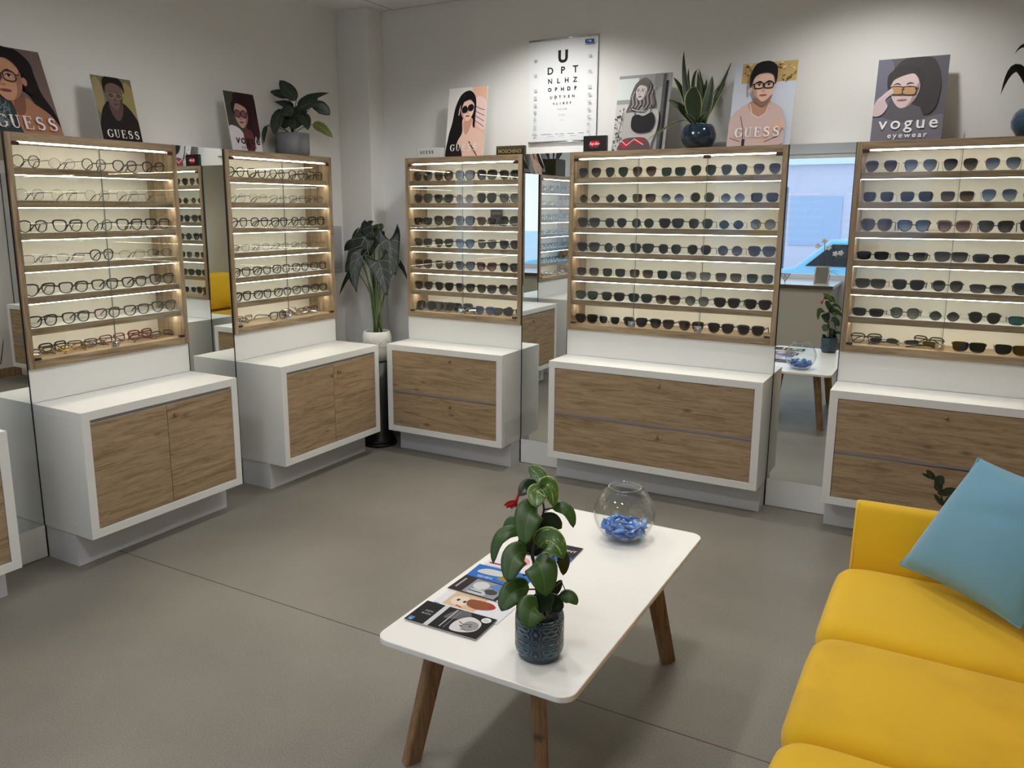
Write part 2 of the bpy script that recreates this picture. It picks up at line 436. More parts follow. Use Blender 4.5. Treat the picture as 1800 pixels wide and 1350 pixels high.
def world(wall, u0, x, y, z):
    return (-y, u0 + x, z) if wall == 'L' else (u0 + x, y, z)

def display_unit(key, wall, u, W, words):
    loc, rz = frame_of(wall, u)
    nm = {'U0': 'oak and glass eyeglasses display, leftmost, seen mostly in the mirrors',
          'U1': 'large lit oak display of eyeglasses at the left, two posters on top',
          'U2': 'lit oak display of eyeglasses left of the corner, grey plant pot on top',
          'U3': 'lit oak display of sunglasses right of the corner plant',
          'U4': 'widest lit oak display of sunglasses, snake plant on top',
          'U5': 'lit oak display of sunglasses at the right edge of the picture'}[key]
    t = thing('display_case', nm, 'display case', loc, rz, 'lit oak display cases along the walls')
    s = .028; e = .0005
    for a, b in ((e, s), (W - s, W - e)): MB().box(a, b, -.012, .235, ZB, ZT).build('side_panel', OAKV, t, bevel=.0015)
    MB().box(s, W - s, -.012, .235, ZT - .038, ZT).build('top_board', OAKF, t, bevel=.0015)
    MB().box(s, W - s, -.012, .235, ZB, ROWZ[0]).build('bottom_board', OAKF, t, bevel=.0015)
    MB().box(s, W - s, .205, .225, ROWZ[0], ZT - .038).build('back_panel', CREAM, t)
    for k in range(1, 7):
        sh = MB().box(s, W - s, .0125, .204, ROWZ[k] - .031, ROWZ[k]).build('shelf', WHITE, t)
        MB().box(s, W - s, .010, .0124, ROWZ[k] - .032, ROWZ[k]).build('front_edge', OAKF, sh)
    for k in range(1, 6):
        MB().box(s + .004, W - s - .004, .013, .022, ROWZ[k + 1] - .0345, ROWZ[k + 1] - .0322).build('led_strip', LED, t)
    MB().box(s + .035, W - s - .035, -.0008, .008, ZT - .0445, ZT - .0385).build('led_strip', LED, t)
    MB().box(s + .004, W - s - .004, .05, .06, ROWZ[1] - .0352, ROWZ[1] - .0322).build('led_strip', LED, t)  # added strip set back out of sight, only to brighten the bottom row
    MB().box(.0, W, .0, .018, ZC + .001, ZB - .001).build('lower_panel', WHITE, t)
    n = 3 if key == 'U4' else 2
    pw = (W - 2 * s) / n
    for k in range(n):
        y = -.0065 if k % 2 else -.0015
        g = MB().box(s + pw * k - (.006 if k else 0), s + pw * (k + 1) + (.006 if k < n - 1 else 0), y - .004, y, ROWZ[0] + .001, ZT - .039).build('glass_door', PANE, t)
        if k < n - 1:
            MB().box(s + pw * (k + 1) + .004, s + pw * (k + 1) + .0065, y - .0045, y + .0005, ROWZ[0] + .001, ZT - .039).build('glass_edge', [pm('glass_edge', rgb(96, 104, 100), .3)], g)
            lk = MB(); x = s + pw * (k + 1) - .012
            lk.tube([(x + .012, -.011, ROWZ[0] + .022), (x + .012, -.030, ROWZ[0] + .022)], .0105, 16)
            lk.box(x - .012, x + .03, -.015, -.0065, ROWZ[0] + .004, ROWZ[0] + .038)
            lk.build('lock', CHROME, g, bevel=.001)
    for x in (s, W - s - .032):
        MB().box(x, x + .032, -.016, -.0005, ZT - .055, ZT - .0395).build('rail_end', [pm('bronze', rgb(70, 52, 46), .35, .6)], t)
        MB().box(x, x + .03, -.016, -.0005, ROWZ[0] + .001, ROWZ[0] + .011).build('rail_end', [pm('bronze', rgb(70, 52, 46), .35, .6)], t)
    if key == 'U4':
        MB().box(s + 2 * pw - .02, s + 2 * pw + .02, -.014, -.0005, ZT - .058, ZT - .0395).build('rail_end', [pm('bronze', rgb(70, 52, 46), .35, .6)], t)
    return t

def base_cabinet(key, wall, u, W, D, S, kind):
    loc, rz = frame_of(wall, u)
    nm = {'U0': 'white base cabinet cut by the left edge of the picture',
          'U1': 'white base cabinet with two oak doors, nearest on the left',
          'U2': 'white base cabinet with two oak doors, left of the corner',
          'U3': 'narrow white base cabinet with two oak drawers right of the corner',
          'U4': 'wide white base cabinet with two oak drawers in the middle',
          'U5': 'white base cabinet with oak drawers behind the yellow sofa'}[key]
    t = thing('base_cabinet', nm, 'cabinet', loc, rz, 'white and oak base cabinets under the displays')
    k = .0405; y1 = -.001
    b = MB()
    b.box(0, W, -D, y1, ZC - k, ZC); b.box(0, W, -D, y1, ZK, ZK + k)
    b.box(0, k, -D, y1, ZK + k, ZC - k); b.box(W - k, W, -D, y1, ZK + k, ZC - k)
    b.box(k, W - k, -.02, y1, ZK + k, ZC - k)
    b.build('body', WHITE, t, bevel=.0012)
    MB().box(.004, W - .004, -S, y1, 0, ZK - .0005).build('plinth', [pm('plinth_white', rgb(205, 206, 210), .4)], t)
    x0, x1, z0, z1 = k + .002, W - k - .002, ZK + k + .003, ZC - k
    if kind == 'door':
        zt = z1 - .017; mid = W / 2
        MB().box(k, W - k, -D + .010, -D + .03, zt + .0025, z1).build('grip_rail', [pm('grip_grey', rgb(150, 146, 148), .45)], t)
        for i, (a, c) in enumerate(((x0, mid - .0015), (mid + .0015, x1))):
            d = MB().box(a, c, -D + .003, -D + .021, z0, zt).build('door', OAK, t, bevel=.001)
            MB().box(a, c, -D + .0025, -D + .006, zt + .0003, zt + .0016).build('edge_band', [pm('edge_light', rgb(206, 196, 178), .5)], d)
            if i:
                MB().tube([(a + .042, -D + .003, zt - .055), (a + .042, -D - .013, zt - .055)], .0085, 16).build('lock', BRASS, d, bevel=.001)
    else:
        seam = .434
        for i, (c, d_) in enumerate(((z0, seam - .0045), (seam + .0005, z1 - .003))):
            d = MB().box(x0, x1, -D + .003, -D + .021, c, d_).build('drawer', OAK, t, bevel=.001)
            MB().tube([(W / 2 + .06, -D + .003, d_ - (.05 if i == 0 else .033)), (W / 2 + .06, -D - .013, d_ - (.05 if i == 0 else .033))], .0085, 16).build('lock', BRASS, d, bevel=.001)
            if i == 0:
                MB().box(x0, x1, -D + .002, -D + .021, d_ + .0005, d_ + .003).build('grip_edge', CHROME, d)
            else:
                MB().box(x0, x1, -D + .0025, -D + .012, c - .0005, c + .013).build('grip_edge', [pm('grip_shadow', rgb(132, 122, 126), .4)], d)  # shade in the drawer grip put into this strip's colour
    return t

def mirror(wall, a, b_, label):
    loc, rz = frame_of(wall, a); W = b_ - a
    t = thing('wall_mirror', label, 'mirror', loc, rz, 'tall mirrors between the displays')
    e = .004
    MB().box(.0005, W - .0005, .006, .235, 0, ZT - .004).build('backing_box', WALL, t)
    MB().box(e, W - e, .001, .0055, ZK + .002, ZT).build('mirror_glass', [pm('mirror_silver', (.80, .83, .82, 1), .0, 1)], t)
    MB().box(e, W - e, -.001, .0055, .004, ZK + .001).build('base_panel', WHITE, t)
    for x in (.0005, W - e): MB().box(x, x + e - .0005, -.002, .0055, 0, ZT).build('edge_strip', BLACK, t)
    return t

for key, wall, u, W, D, S, kind, words in UNITS:
    display_unit(key, wall, u, W, words)
    base_cabinet(key, wall, u, W, D, S, kind)
mirror('L', -2.7823, -2.4577, 'tall narrow mirror at the left edge beside the large display')
mirror('L', -1.5551, -1.2213, 'tall mirror between the two left wall displays reflecting sunglasses')
mirror('R', 1.2732, 1.595, 'tall mirror right of the corner display reflecting clear eyeglasses')
mirror('R', 2.8372, 3.1635, 'tall mirror reflecting the window and the table legs')
mirror('R', 4.0805, 4.40, 'tall mirror hidden past the right edge of the picture')

# ------------------------------------------------------------------ glasses
def lens_outline(w_, h_, nt_=2.4, nb=2.2, cat=0, av=0, taper=0, N=26):
    """outline of the lens at +x (outer side towards +x), centred on 0"""
    out = []
    for i in range(N):
        q = 2 * PI * i / N; c, s_ = math.cos(q), math.sin(q); n = nt_ if s_ > 0 else nb
        x = math.copysign(abs(c) ** (2 / n), c) * w_ / 2; z = math.copysign(abs(s_) ** (2 / n), s_) * h_ / 2
        u = x / (w_ / 2)
        if s_ > 0: z += cat * max(0, u) ** 2 * h_ * .5
        else: z *= 1 + av * u
        x *= 1 - taper * (.5 - z / h_)
        out.append((x, z))
    return out

STY = {  # w, h, top n, bottom n, cat, av, taper, rim, brow rim, rim depth, bridge gap, bridge height, double bridge
    'panto': (.046, .041, 2.6, 2.0, 0, 0, .16, .0032, .0050, .004, .019, .25, 0),
    'round': (.045, .043, 2.1, 2.0, 0, 0, .03, .0024, .0030, .0035, .021, .25, 0),
    'wire': (.047, .042, 2.2, 2.1, 0, 0, .06, .0009, .0011, .0015, .019, .2, 0),
    'halfrim': (.052, .034, 3.2, 2.5, 0, 0, .14, .0008, .0026, .0022, .018, .2, 0),
    'hexagon': (.047, .041, 1.7, 1.8, 0, 0, .04, .0009, .001, .0015, .019, .25, 0),
    'cateye': (.052, .041, 3.0, 2.1, .25, 0, .22, .0034, .0062, .005, .015, .2, 0),
    'square': (.052, .038, 3.8, 2.5, .02, 0, .14, .0034, .0062, .005, .016, .25, 0),
    'rectangle': (.054, .031, 4.2, 3.0, .02, 0, .1, .0030, .0050, .005, .016, .25, 0),
    'aviator': (.056, .048, 2.8, 2.0, .03, .16, .30, .001, .0012, .0016, .015, .3, 1),
    'navigator': (.053, .041, 4.2, 2.9, 0, .05, .12, .001, .0014, .0016, .016, .3, 1),
    'oversize': (.0545, .047, 2.9, 2.2, .12, 0, .16, .0036, .005, .006, .012, .15, 0),
    'wayfarer': (.052, .039, 3.6, 2.3, .12, 0, .2, .0042, .0074, .006, .014, .25, 0),
    'shield': (.0615, .040, 4.4, 2.6, .02, .1, .16, .0012, .003, .004, .001, .28, 0),
}
PROTO = {}
GS = 1.16      # real width of the pairs

def yc(x): return .9 * x * x      # the front wraps slightly backwards

def proto(style):
    if style in PROTO: return PROTO[style]
    w_, h_, nt_, nb, cat, av, tp, rim, brow, dep, gap, bh, dbl = STY[style]
    w_, h_, gap = w_ * GS, h_ * GS, gap * GS; rim *= 1.1; brow *= 1.1
    out = lens_outline(w_, h_, nt_, nb, cat, av, tp); N = len(out)
    cx = gap / 2 + w_ / 2; lo = min(z for _, z in out) - rim; zc = -lo
    fr_ = MB()
    for sgn in (-1, 1):
        vi, vo = [], []
        for x, z in out:
            r = math.hypot(x, z) + 1e-9; t = rim + (brow - rim) * max(0, z / (h_ / 2)) ** .7
            xi, zi = sgn * (cx + x), zc + z; xo, zo = sgn * (cx + x * (1 + t / r)), zc + z * (1 + t / r)
            vi.append((xi, zi)); vo.append((xo, zo))
        vs = []
        for y in (0, dep):
            vs += [(x, y + yc(x), z) for x, z in vi] + [(x, y + yc(x), z) for x, z in vo]
        fs = []
        for i in range(N):
            j = (i + 1) % N
            fs += [(i, j, N + j, N + i), (2 * N + i, 3 * N + i, 3 * N + j, 2 * N + j), (N + i, N + j, 3 * N + j, 3 * N + i), (j, i, 2 * N + i, 2 * N + j)]
        fr_.add(vs, fs)
    zb = zc + bh * h_ * .5; r = max(.0009, rim * .75)
    zs = [zb + .0045, zb - .002] if dbl else [zb]
    for z in zs:
        fr_.tube([(-gap / 2 - .001, dep / 2, z - .0015), (-gap / 4, dep / 2 - .0005, z + .0012), (0, dep / 2 - .0008, z + .002), (gap / 4, dep / 2 - .0005, z + .0012), (gap / 2 + .001, dep / 2, z - .0015)], r, 6, flat=1)
    if rim < .002 or style == 'shield':
        for sgn in (-1, 1): fr_.tube([(sgn * (gap / 2), dep, zc), (sgn * (gap / 2 - .002), dep + .006, zc - .003)], .0012, 6)
    hz = zc + h_ * .24 + cat * h_ * .2; xo = cx + w_ / 2
    bh_ = max(.003, brow * .95)
    for sgn in (-1, 1):
        a, b_ = sorted((sgn * (xo - .001), sgn * (xo + rim + .003)))
        fr_.box(a, b_, yc(xo), yc(xo) + dep + .002, hz - bh_ / 2, hz + bh_ / 2)
    fmesh = fr_.mesh('front_frame', [None])
    lens = []
    for sgn in (-1, 1):
        l_ = MB(); vs = [(sgn * cx, dep * .4 + yc(cx) - .0015, zc)] + [(sgn * (cx + x), dep * .4 + yc(cx + x), zc + z) for x, z in out]
        l_.add(vs, [(0, i + 1, (i + 1) % N + 1) for i in range(N)], smooth=True)
        lens.append(l_.mesh('lens', [None]))
    tem = []
    th = max(.0012, rim * .55)
    y0 = yc(xo) + dep
    for sgn in (-1, 1):
        xs = sgn * (xo + rim + .001)
        path = [(0, .002, 0), (sgn * .001, .045, -.001), (sgn * .0005, .095, -.003), (-sgn * .003, .116, -.012), (-sgn * .006, .134, -.028), (-sgn * .007, .142, -hz + .0022)]
        t_ = MB(); hh = [bh_ * .9, bh_ * .8, bh_ * .75, max(.0045, bh_ * .9), max(.005, bh_), .0035]
        vs = []
        for (x, y, z), q in zip(path, hh): vs += [(x - th, y, z - q / 2), (x + th, y, z - q / 2), (x + th, y, z + q / 2), (x - th, y, z + q / 2)]
        n = len(path)
        fs = [(4 * i + k, 4 * i + (k + 1) % 4, 4 * i + 4 + (k + 1) % 4, 4 * i + 4 + k) for i in range(n - 1) for k in range(4)] + [(3, 2, 1, 0), (4 * n - 4, 4 * n - 3, 4 * n - 2, 4 * n - 1)]
        t_.add(vs, fs); tem.append((t_.mesh('temple', [None]), (xs, y0, hz)))
    PROTO[style] = (fmesh, lens, tem, xo, hz, h_ + 2 * rim)
    return PROTO[style]

def lowest(style, folded, tilt):
    """how far the pair reaches below its origin when leaned back by tilt"""
    fm, ls, tm, xo, hz, hh = proto(style); c, s_ = math.cos(tilt), math.sin(tilt); lo = 9
    for me in [fm] + ls:
        lo = min([lo] + [v.co.y * s_ + v.co.z * c for v in me.vertices])
    for k, (me, l_) in enumerate(tm):
        if folded:
            off = Vector((l_[0], l_[1] + .002 + .004 * k, l_[2])); R = Matrix.Rotation((-1 if k == 0 else 1) * 1.5, 3, 'Z')
        else: off = Vector(l_); R = Matrix.Identity(3)
        for v in me.vertices:
            p = R @ v.co + off; lo = min(lo, p.y * s_ + p.z * c)
    return lo

TAGM = MB().box(-.0008, .0008, -.006, .006, -.012, .004).mesh('price_tag', [WHITE])

def ob_child(name, me, mat, parent, loc=(0, 0, 0), rot=(0, 0, 0)):
    o = bpy.data.objects.new(name, me); sc.collection.objects.link(o); o.parent = parent; o.location = loc; o.rotation_euler = rot
    if mat is not None:
        o.material_slots[0].link = 'OBJECT'; o.material_slots[0].material = mat
    return o

def glasses(style, frame, lens, wall, u0, x, y, z, rz=0, label='', group=None, temple=None, folded=False, tilt=0, tagd=False, flip=0):
    fm, ls, tm, xo, hz, hh = proto(style)
    name = 'eyeglasses' if lens == 'clear' else 'sunglasses'
    z += .0012 - lowest(style, folded, tilt)
    t = thing(name, label, 'glasses' if lens == 'clear' else 'sunglasses', world(wall, u0, x, y, z), 0, group)
    t.rotation_euler = (tilt, 0, rz + (PI / 2 if wall == 'L' else 0))
    ob_child('front_frame', fm, FR[frame], t)
    for q in ls: ob_child('lens', q, LENS[lens], t)
    tf = FR[temple or frame]
    for k, (q, l_) in enumerate(tm):
        sg = -1 if k == 0 else 1
        if folded:
            ob_child('temple', q, tf, t, (l_[0], l_[1] + .002 + .004 * k, l_[2]), (0, 0, sg * 1.5))
        else:
            ob_child('temple', q, tf, t, l_)
    if tagd:
        q = tm[0][1]; ob_child('price_tag', TAGM, None, t, (q[0] - .002, q[1] + .018, q[2] - .002))
    return t

CW = {'black': 'black', 'brown': 'tortoise', 'red': 'burgundy', 'gold': 'gold', 'silver': 'silver', 'gun': 'dark metal', 'white': 'white', 'blue': 'blue', 'clearp': 'taupe'}
SW = {'panto': 'panto', 'round': 'round', 'wire': 'thin wire', 'halfrim': 'half-rim', 'hexagon': 'hexagonal', 'cateye': 'cat-eye', 'square': 'square', 'rectangle': 'rectangular',
      'aviator': 'aviator', 'navigator': 'navigator', 'oversize': 'oversized', 'wayfarer': 'chunky', 'shield': 'shield'}
LW = {'black': 'black lenses', 'grey': 'grey lenses', 'brown': 'brown lenses', 'green': 'green lenses', 'blue': 'blue lenses', 'pale': 'pale lenses', 'plum': 'plum lenses', 'teal': 'teal mirrored lenses'}
ORD = ['first', 'second', 'third', 'fourth', 'fifth', 'sixth', 'seventh', 'eighth', 'ninth', 'tenth']
ROWN = ['bottom', 'sixth', 'fifth', 'fourth', 'third', 'second', 'top']
# one list of (style, frame, lens[, temple]) per shelf, top shelf first; the bottom shelf is laid out further down
B_, G_, S_, N_ = 'black', 'gold', 'silver', 'gun'
SHELVES = {
    'U0': [[('panto', B_, 'clear')] * 5, [('wire', G_, 'clear', B_)] * 5, [('square', B_, 'clear')] * 5, [('halfrim', N_, 'clear', B_)] * 5, [('square', B_, 'clear')] * 5, [('panto', B_, 'clear')] * 5],
    'U1': [[('round', B_, 'clear'), ('hexagon', B_, 'clear'), ('round', B_, 'clear'), ('panto', B_, 'clear'), ('panto', B_, 'clear')],
           [('wire', N_, 'clear'), ('wire', G_, 'clear', B_), ('wire', G_, 'clear', B_), ('wire', S_, 'clear', B_), ('wire', G_, 'clear', B_)],
           [('panto', B_, 'clear'), ('cateye', B_, 'clear'), ('round', B_, 'clear'), ('cateye', B_, 'clear'), ('cateye', B_, 'clear')],
           [('halfrim', S_, 'clear', B_), ('halfrim', S_, 'clear', B_), ('panto', B_, 'clear'), ('halfrim', G_, 'clear', B_), ('halfrim', N_, 'clear', B_)],
           [('cateye', B_, 'clear'), ('square', B_, 'clear'), ('square', B_, 'clear'), ('square', B_, 'clear'), ('cateye', B_, 'clear')],
           [('square', B_, 'clear'), ('square', B_, 'clear'), ('square', 'brown', 'clear'), ('square', B_, 'clear'), ('cateye', B_, 'clear')]],
    'U2': [[('panto', B_, 'clear'), ('square', B_, 'clear'), ('round', B_, 'clear'), ('panto', B_, 'clear'), ('square', B_, 'clear')],
           [('wire', S_, 'clear', B_), ('wire', G_, 'clear', B_), ('halfrim', S_, 'clear', B_), ('halfrim', N_, 'clear', B_), ('halfrim', B_, 'clear')],
           [('panto', B_, 'clear'), ('panto', B_, 'clear'), ('square', B_, 'clear'), ('panto', B_, 'clear'), ('wayfarer', B_, 'clear')],
           [('halfrim', N_, 'clear', B_), ('halfrim', S_, 'clear', B_), ('halfrim', S_, 'clear', B_), ('halfrim', N_, 'clear', B_), ('halfrim', 'brown', 'clear')],
           [('square', B_, 'clear')] * 5,
           [('wayfarer', B_, 'clear'), ('square', B_, 'clear'), ('square', B_, 'clear'), ('square', B_, 'clear'), ('square', B_, 'clear')]],
    'U3': [[('oversize', 'brown', 'brown'), ('oversize', 'brown', 'brown'), ('oversize', B_, 'pale'), ('oversize', B_, 'grey'), ('cateye', B_, 'grey')],
           [('oversize', 'brown', 'grey'), ('cateye', B_, 'grey'), ('round', 'clearp', 'plum'), ('oversize', B_, 'green'), ('cateye', B_, 'pale')],
           [('shield', B_, 'black'), ('oversize', B_, 'brown'), ('oversize', B_, 'grey'), ('cateye', 'brown', 'brown'), ('oversize', B_, 'grey')],
           [('cateye', 'brown', 'grey'), ('cateye', B_, 'green'), ('cateye', B_, 'blue'), ('cateye', B_, 'grey'), ('cateye', B_, 'grey')],
           [('oversize', 'brown', 'plum'), ('cateye', B_, 'brown'), ('cateye', B_, 'blue'), ('cateye', 'red', 'plum'), ('cateye', B_, 'grey')],
           [('cateye', B_, 'grey'), ('cateye', B_, 'black'), ('cateye', B_, 'brown'), ('wayfarer', B_, 'grey'), ('oversize', B_, 'brown')]],
    'U4': [[('aviator', G_, 'brown'), ('aviator', G_, 'green'), ('aviator', G_, 'brown'), ('navigator', S_, 'green'), ('aviator', G_, 'green'), ('aviator', G_, 'green'), ('aviator', G_, 'grey')],
           [('hexagon', G_, 'brown'), ('hexagon', G_, 'green'), ('navigator', G_, 'brown'), ('hexagon', S_, 'blue'), ('round', G_, 'green'), ('hexagon', S_, 'blue'), ('navigator', N_, 'black')],
           [('wayfarer', B_, 'grey'), ('panto', B_, 'black'), ('round', B_, 'green'), ('wayfarer', B_, 'black'), ('panto', B_, 'green'), ('hexagon', B_, 'green'), ('round', B_, 'blue')],
           [('wayfarer', B_, 'grey'), ('round', B_, 'green'), ('wayfarer', B_, 'green'), ('panto', B_, 'green'), ('panto', B_, 'black'), ('round', B_, 'grey'), ('wayfarer', B_, 'grey')],
           [('navigator', G_, 'brown'), ('navigator', G_, 'green'), ('navigator', G_, 'brown'), ('navigator', B_, 'green'), ('navigator', G_, 'pale'), ('navigator', G_, 'brown'), ('navigator', B_, 'green')],
           [('square', B_, 'green'), ('square', B_, 'black'), ('square', B_, 'green'), ('square', 'brown', 'brown'), ('panto', B_, 'pale'), ('wayfarer', B_, 'black'), ('wayfarer', B_, 'black')]],
    'U5': [[('aviator', G_, 'brown'), ('aviator', N_, 'blue'), ('aviator', S_, 'grey'), ('aviator', G_, 'blue'), ('aviator', G_, 'blue')],
           [('navigator', S_, 'black'), ('navigator', N_, 'black'), ('navigator', S_, 'brown'), ('aviator', S_, 'blue'), ('navigator', B_, 'brown')],
           [('oversize', 'brown', 'brown'), ('cateye', B_, 'blue'), ('cateye', 'clearp', 'plum'), ('cateye', B_, 'grey'), ('oversize', B_, 'black')],
           [('rectangle', B_, 'black'), ('rectangle', B_, 'grey'), ('shield', N_, 'grey'), ('rectangle', N_, 'black'), ('rectangle', B_, 'black')],
           [('shield', N_, 'grey'), ('square', B_, 'black'), ('panto', B_, 'grey'), ('rectangle', B_, 'grey'), ('wayfarer', B_, 'grey')],
           [('rectangle', B_, 'black'), ('panto', N_, 'pale'), ('hexagon', S_, 'grey'), ('panto', B_, 'black'), ('rectangle', B_, 'teal')]],
}

def describe(style, frame, lens):
    if lens == 'clear': return f"{CW[frame]} {SW[style]} eyeglasses"
    return f"{CW[frame]} {SW[style]} sunglasses with {LW[lens]}"

for key, wall, u, W, D, S, kind, words in UNITS:
    for r, row in enumerate(SHELVES[key]):
        n = len(row); z = ROWZ[6 - r]; inner = W - .056; pitch = inner / n
        for i, g in enumerate(row):
            x = .028 + pitch * (i + .5) + random.uniform(-.002, .002)
            glasses(g[0], g[1], g[2], wall, u, x, .028 + random.uniform(0, .004), z, random.uniform(-.07, .07),
                    f"{describe(*g[:3])}, {ORD[i]} from left, {ROWN[6 - r]} shelf, {words}",
                    f"{'eye' if g[2] == 'clear' else 'sun'}glasses on the {ROWN[6 - r]} shelf of the {words}",
                    temple=g[3] if len(g) > 3 else None, tagd=(key == 'U4' or (key == 'U5' and i % 2)))

# bottom shelves, pairs pushed together and laid flat: (style, frame, lens, x, y, extra height, turn, folded, tilt)
BOTTOM = {
    'U0': [('square', 'brown', 'clear', .12, .05, 0, .2, 1, -.9), ('rectangle', B_, 'clear', .28, .06, 0, -.2, 1, -.9), ('square', 'blue', 'clear', .52, .05, 0, .1, 1, -.9), ('square', 'red', 'clear', .7, .06, 0, -.1, 1, -.9)],
    'U1': [('rectangle', 'brown', 'clear', .10, .03, 0, .35, 1, -1.0), ('square', B_, 'clear', .20, .085, 0, .1, 1, 0), ('rectangle', 'gold', 'clear', .27, .03, 0, .2, 1, -1.1),
           ('rectangle', B_, 'clear', .355, .09, 0, -.12, 1, 0), ('round', 'brown', 'clear', .39, .03, 0, .25, 1, -1.1), ('rectangle', 'red', 'clear', .53, .075, 0, .05, 1, -.3),
           ('square', 'red', 'clear', .69, .085, 0, 0, 1, 0), ('rectangle', 'red', 'clear', .66, .028, 0, .1, 1, -1.1), ('rectangle', 'brown', 'clear', .79, .04, 0, .1, 1, -1.1)],
    'U2': [('rectangle', 'brown', 'clear', .10, .035, 0, .3, 1, -1.0), ('rectangle', 'gold', 'clear', .19, .095, 0, .05, 1, 0), ('square', B_, 'clear', .40, .05, 0, .05, 0, 0),
           ('round', 'brown', 'clear', .53, .03, 0, .4, 1, -1.1), ('rectangle', 'red', 'clear', .60, .085, 0, .1, 1, -.4), ('square', 'brown', 'clear', .70, .04, 0, -.2, 1, -1.0), ('rectangle', 'red', 'clear', .79, .10, 0, .1, 1, 0)],
    'U3': [('oversize', B_, 'black', .10, .05, 0, .15, 1, -.2), ('cateye', B_, 'grey', .20, .10, 0, -.1, 1, 0), ('oversize', B_, 'black', .27, .035, 0, .25, 1, -.5), ('wayfarer', B_, 'black', .37, .09, 0, .2, 1, -.1),
           ('rectangle', B_, 'black', .45, .04, 0, -.1, 1, -.9), ('cateye', 'blue', 'blue', .59, .04, 0, 0, 1, 0), ('shield', B_, 'black', .72, .05, 0, .1, 1, -.15), ('round', B_, 'black', .82, .10, 0, 0, 1, 0)],
    'U4': [('wayfarer', B_, 'black', .105, .045, 0, 0, 0, 0), ('wayfarer', 'white', 'black', .262, .045, 0, -.05, 0, 0), ('wayfarer', B_, 'black', .428, .05, 0, .05, 0, 0), ('wayfarer', B_, 'grey', .592, .045, 0, 0, 0, 0),
           ('wayfarer', 'brown', 'brown', .765, .05, 0, 0, 0, 0), ('wayfarer', B_, 'black', .935, .045, 0, 0, 0, 0), ('wayfarer', 'brown', 'black', 1.10, .045, 0, 0, 0, 0)],
    'U5': [('square', B_, 'clear', .115, .07, 0, .15, 1, 0), ('round', B_, 'black', .20, .03, 0, 0, 1, -1.25), ('square', B_, 'clear', .40, .085, 0, -.4, 1, 0), ('rectangle', B_, 'black', .37, .03, 0, 0, 1, -1.25),
           ('shield', B_, 'black', .58, .05, 0, 0, 0, 0), ('shield', N_, 'black', .76, .05, 0, 0, 0, 0)],
}
for key, wall, u, W, D, S, kind, words in UNITS:
    for i, (st, f_, ln, x, y, dz, rz, fold, tilt) in enumerate(sorted(BOTTOM[key], key=lambda q: q[3])):
        h0 = 0; y = max(y, .040) if tilt or fold else .028; rz = max(-.16, min(.16, rz)) if y < .06 else rz
        if y > .07: y = .112
        x = max(.113, min(W - .113, x))
        glasses(st, f_, ln, wall, u, x, y, ROWZ[0] + h0 + dz, rz, f"{describe(st, f_, ln)}, {ORD[i]} from left, bottom shelf, {words}",
                f"glasses on the bottom shelf of the {words}", folded=bool(fold), tilt=tilt, tagd=(key == 'U4'))

# ------------------------------------------------------------------ printed posters
def inkm(c):
    return pm('ink_%d_%d_%d' % c, rgb(*c), .6, spec=.15)

def smooth_loop(pts, k=5):
    n = len(pts); out = []
    for i in range(n):
        p0, p1, p2, p3 = (Vector(pts[(i + j - 1) % n]) for j in range(4))
        for a in range(k):
            t = a / k
            out.append(.5 * ((2 * p1) + (p2 - p0) * t + (2 * p0 - 5 * p1 + 4 * p2 - p3) * t * t + (3 * p1 - p0 - 3 * p2 + p3) * t ** 3))
    return out

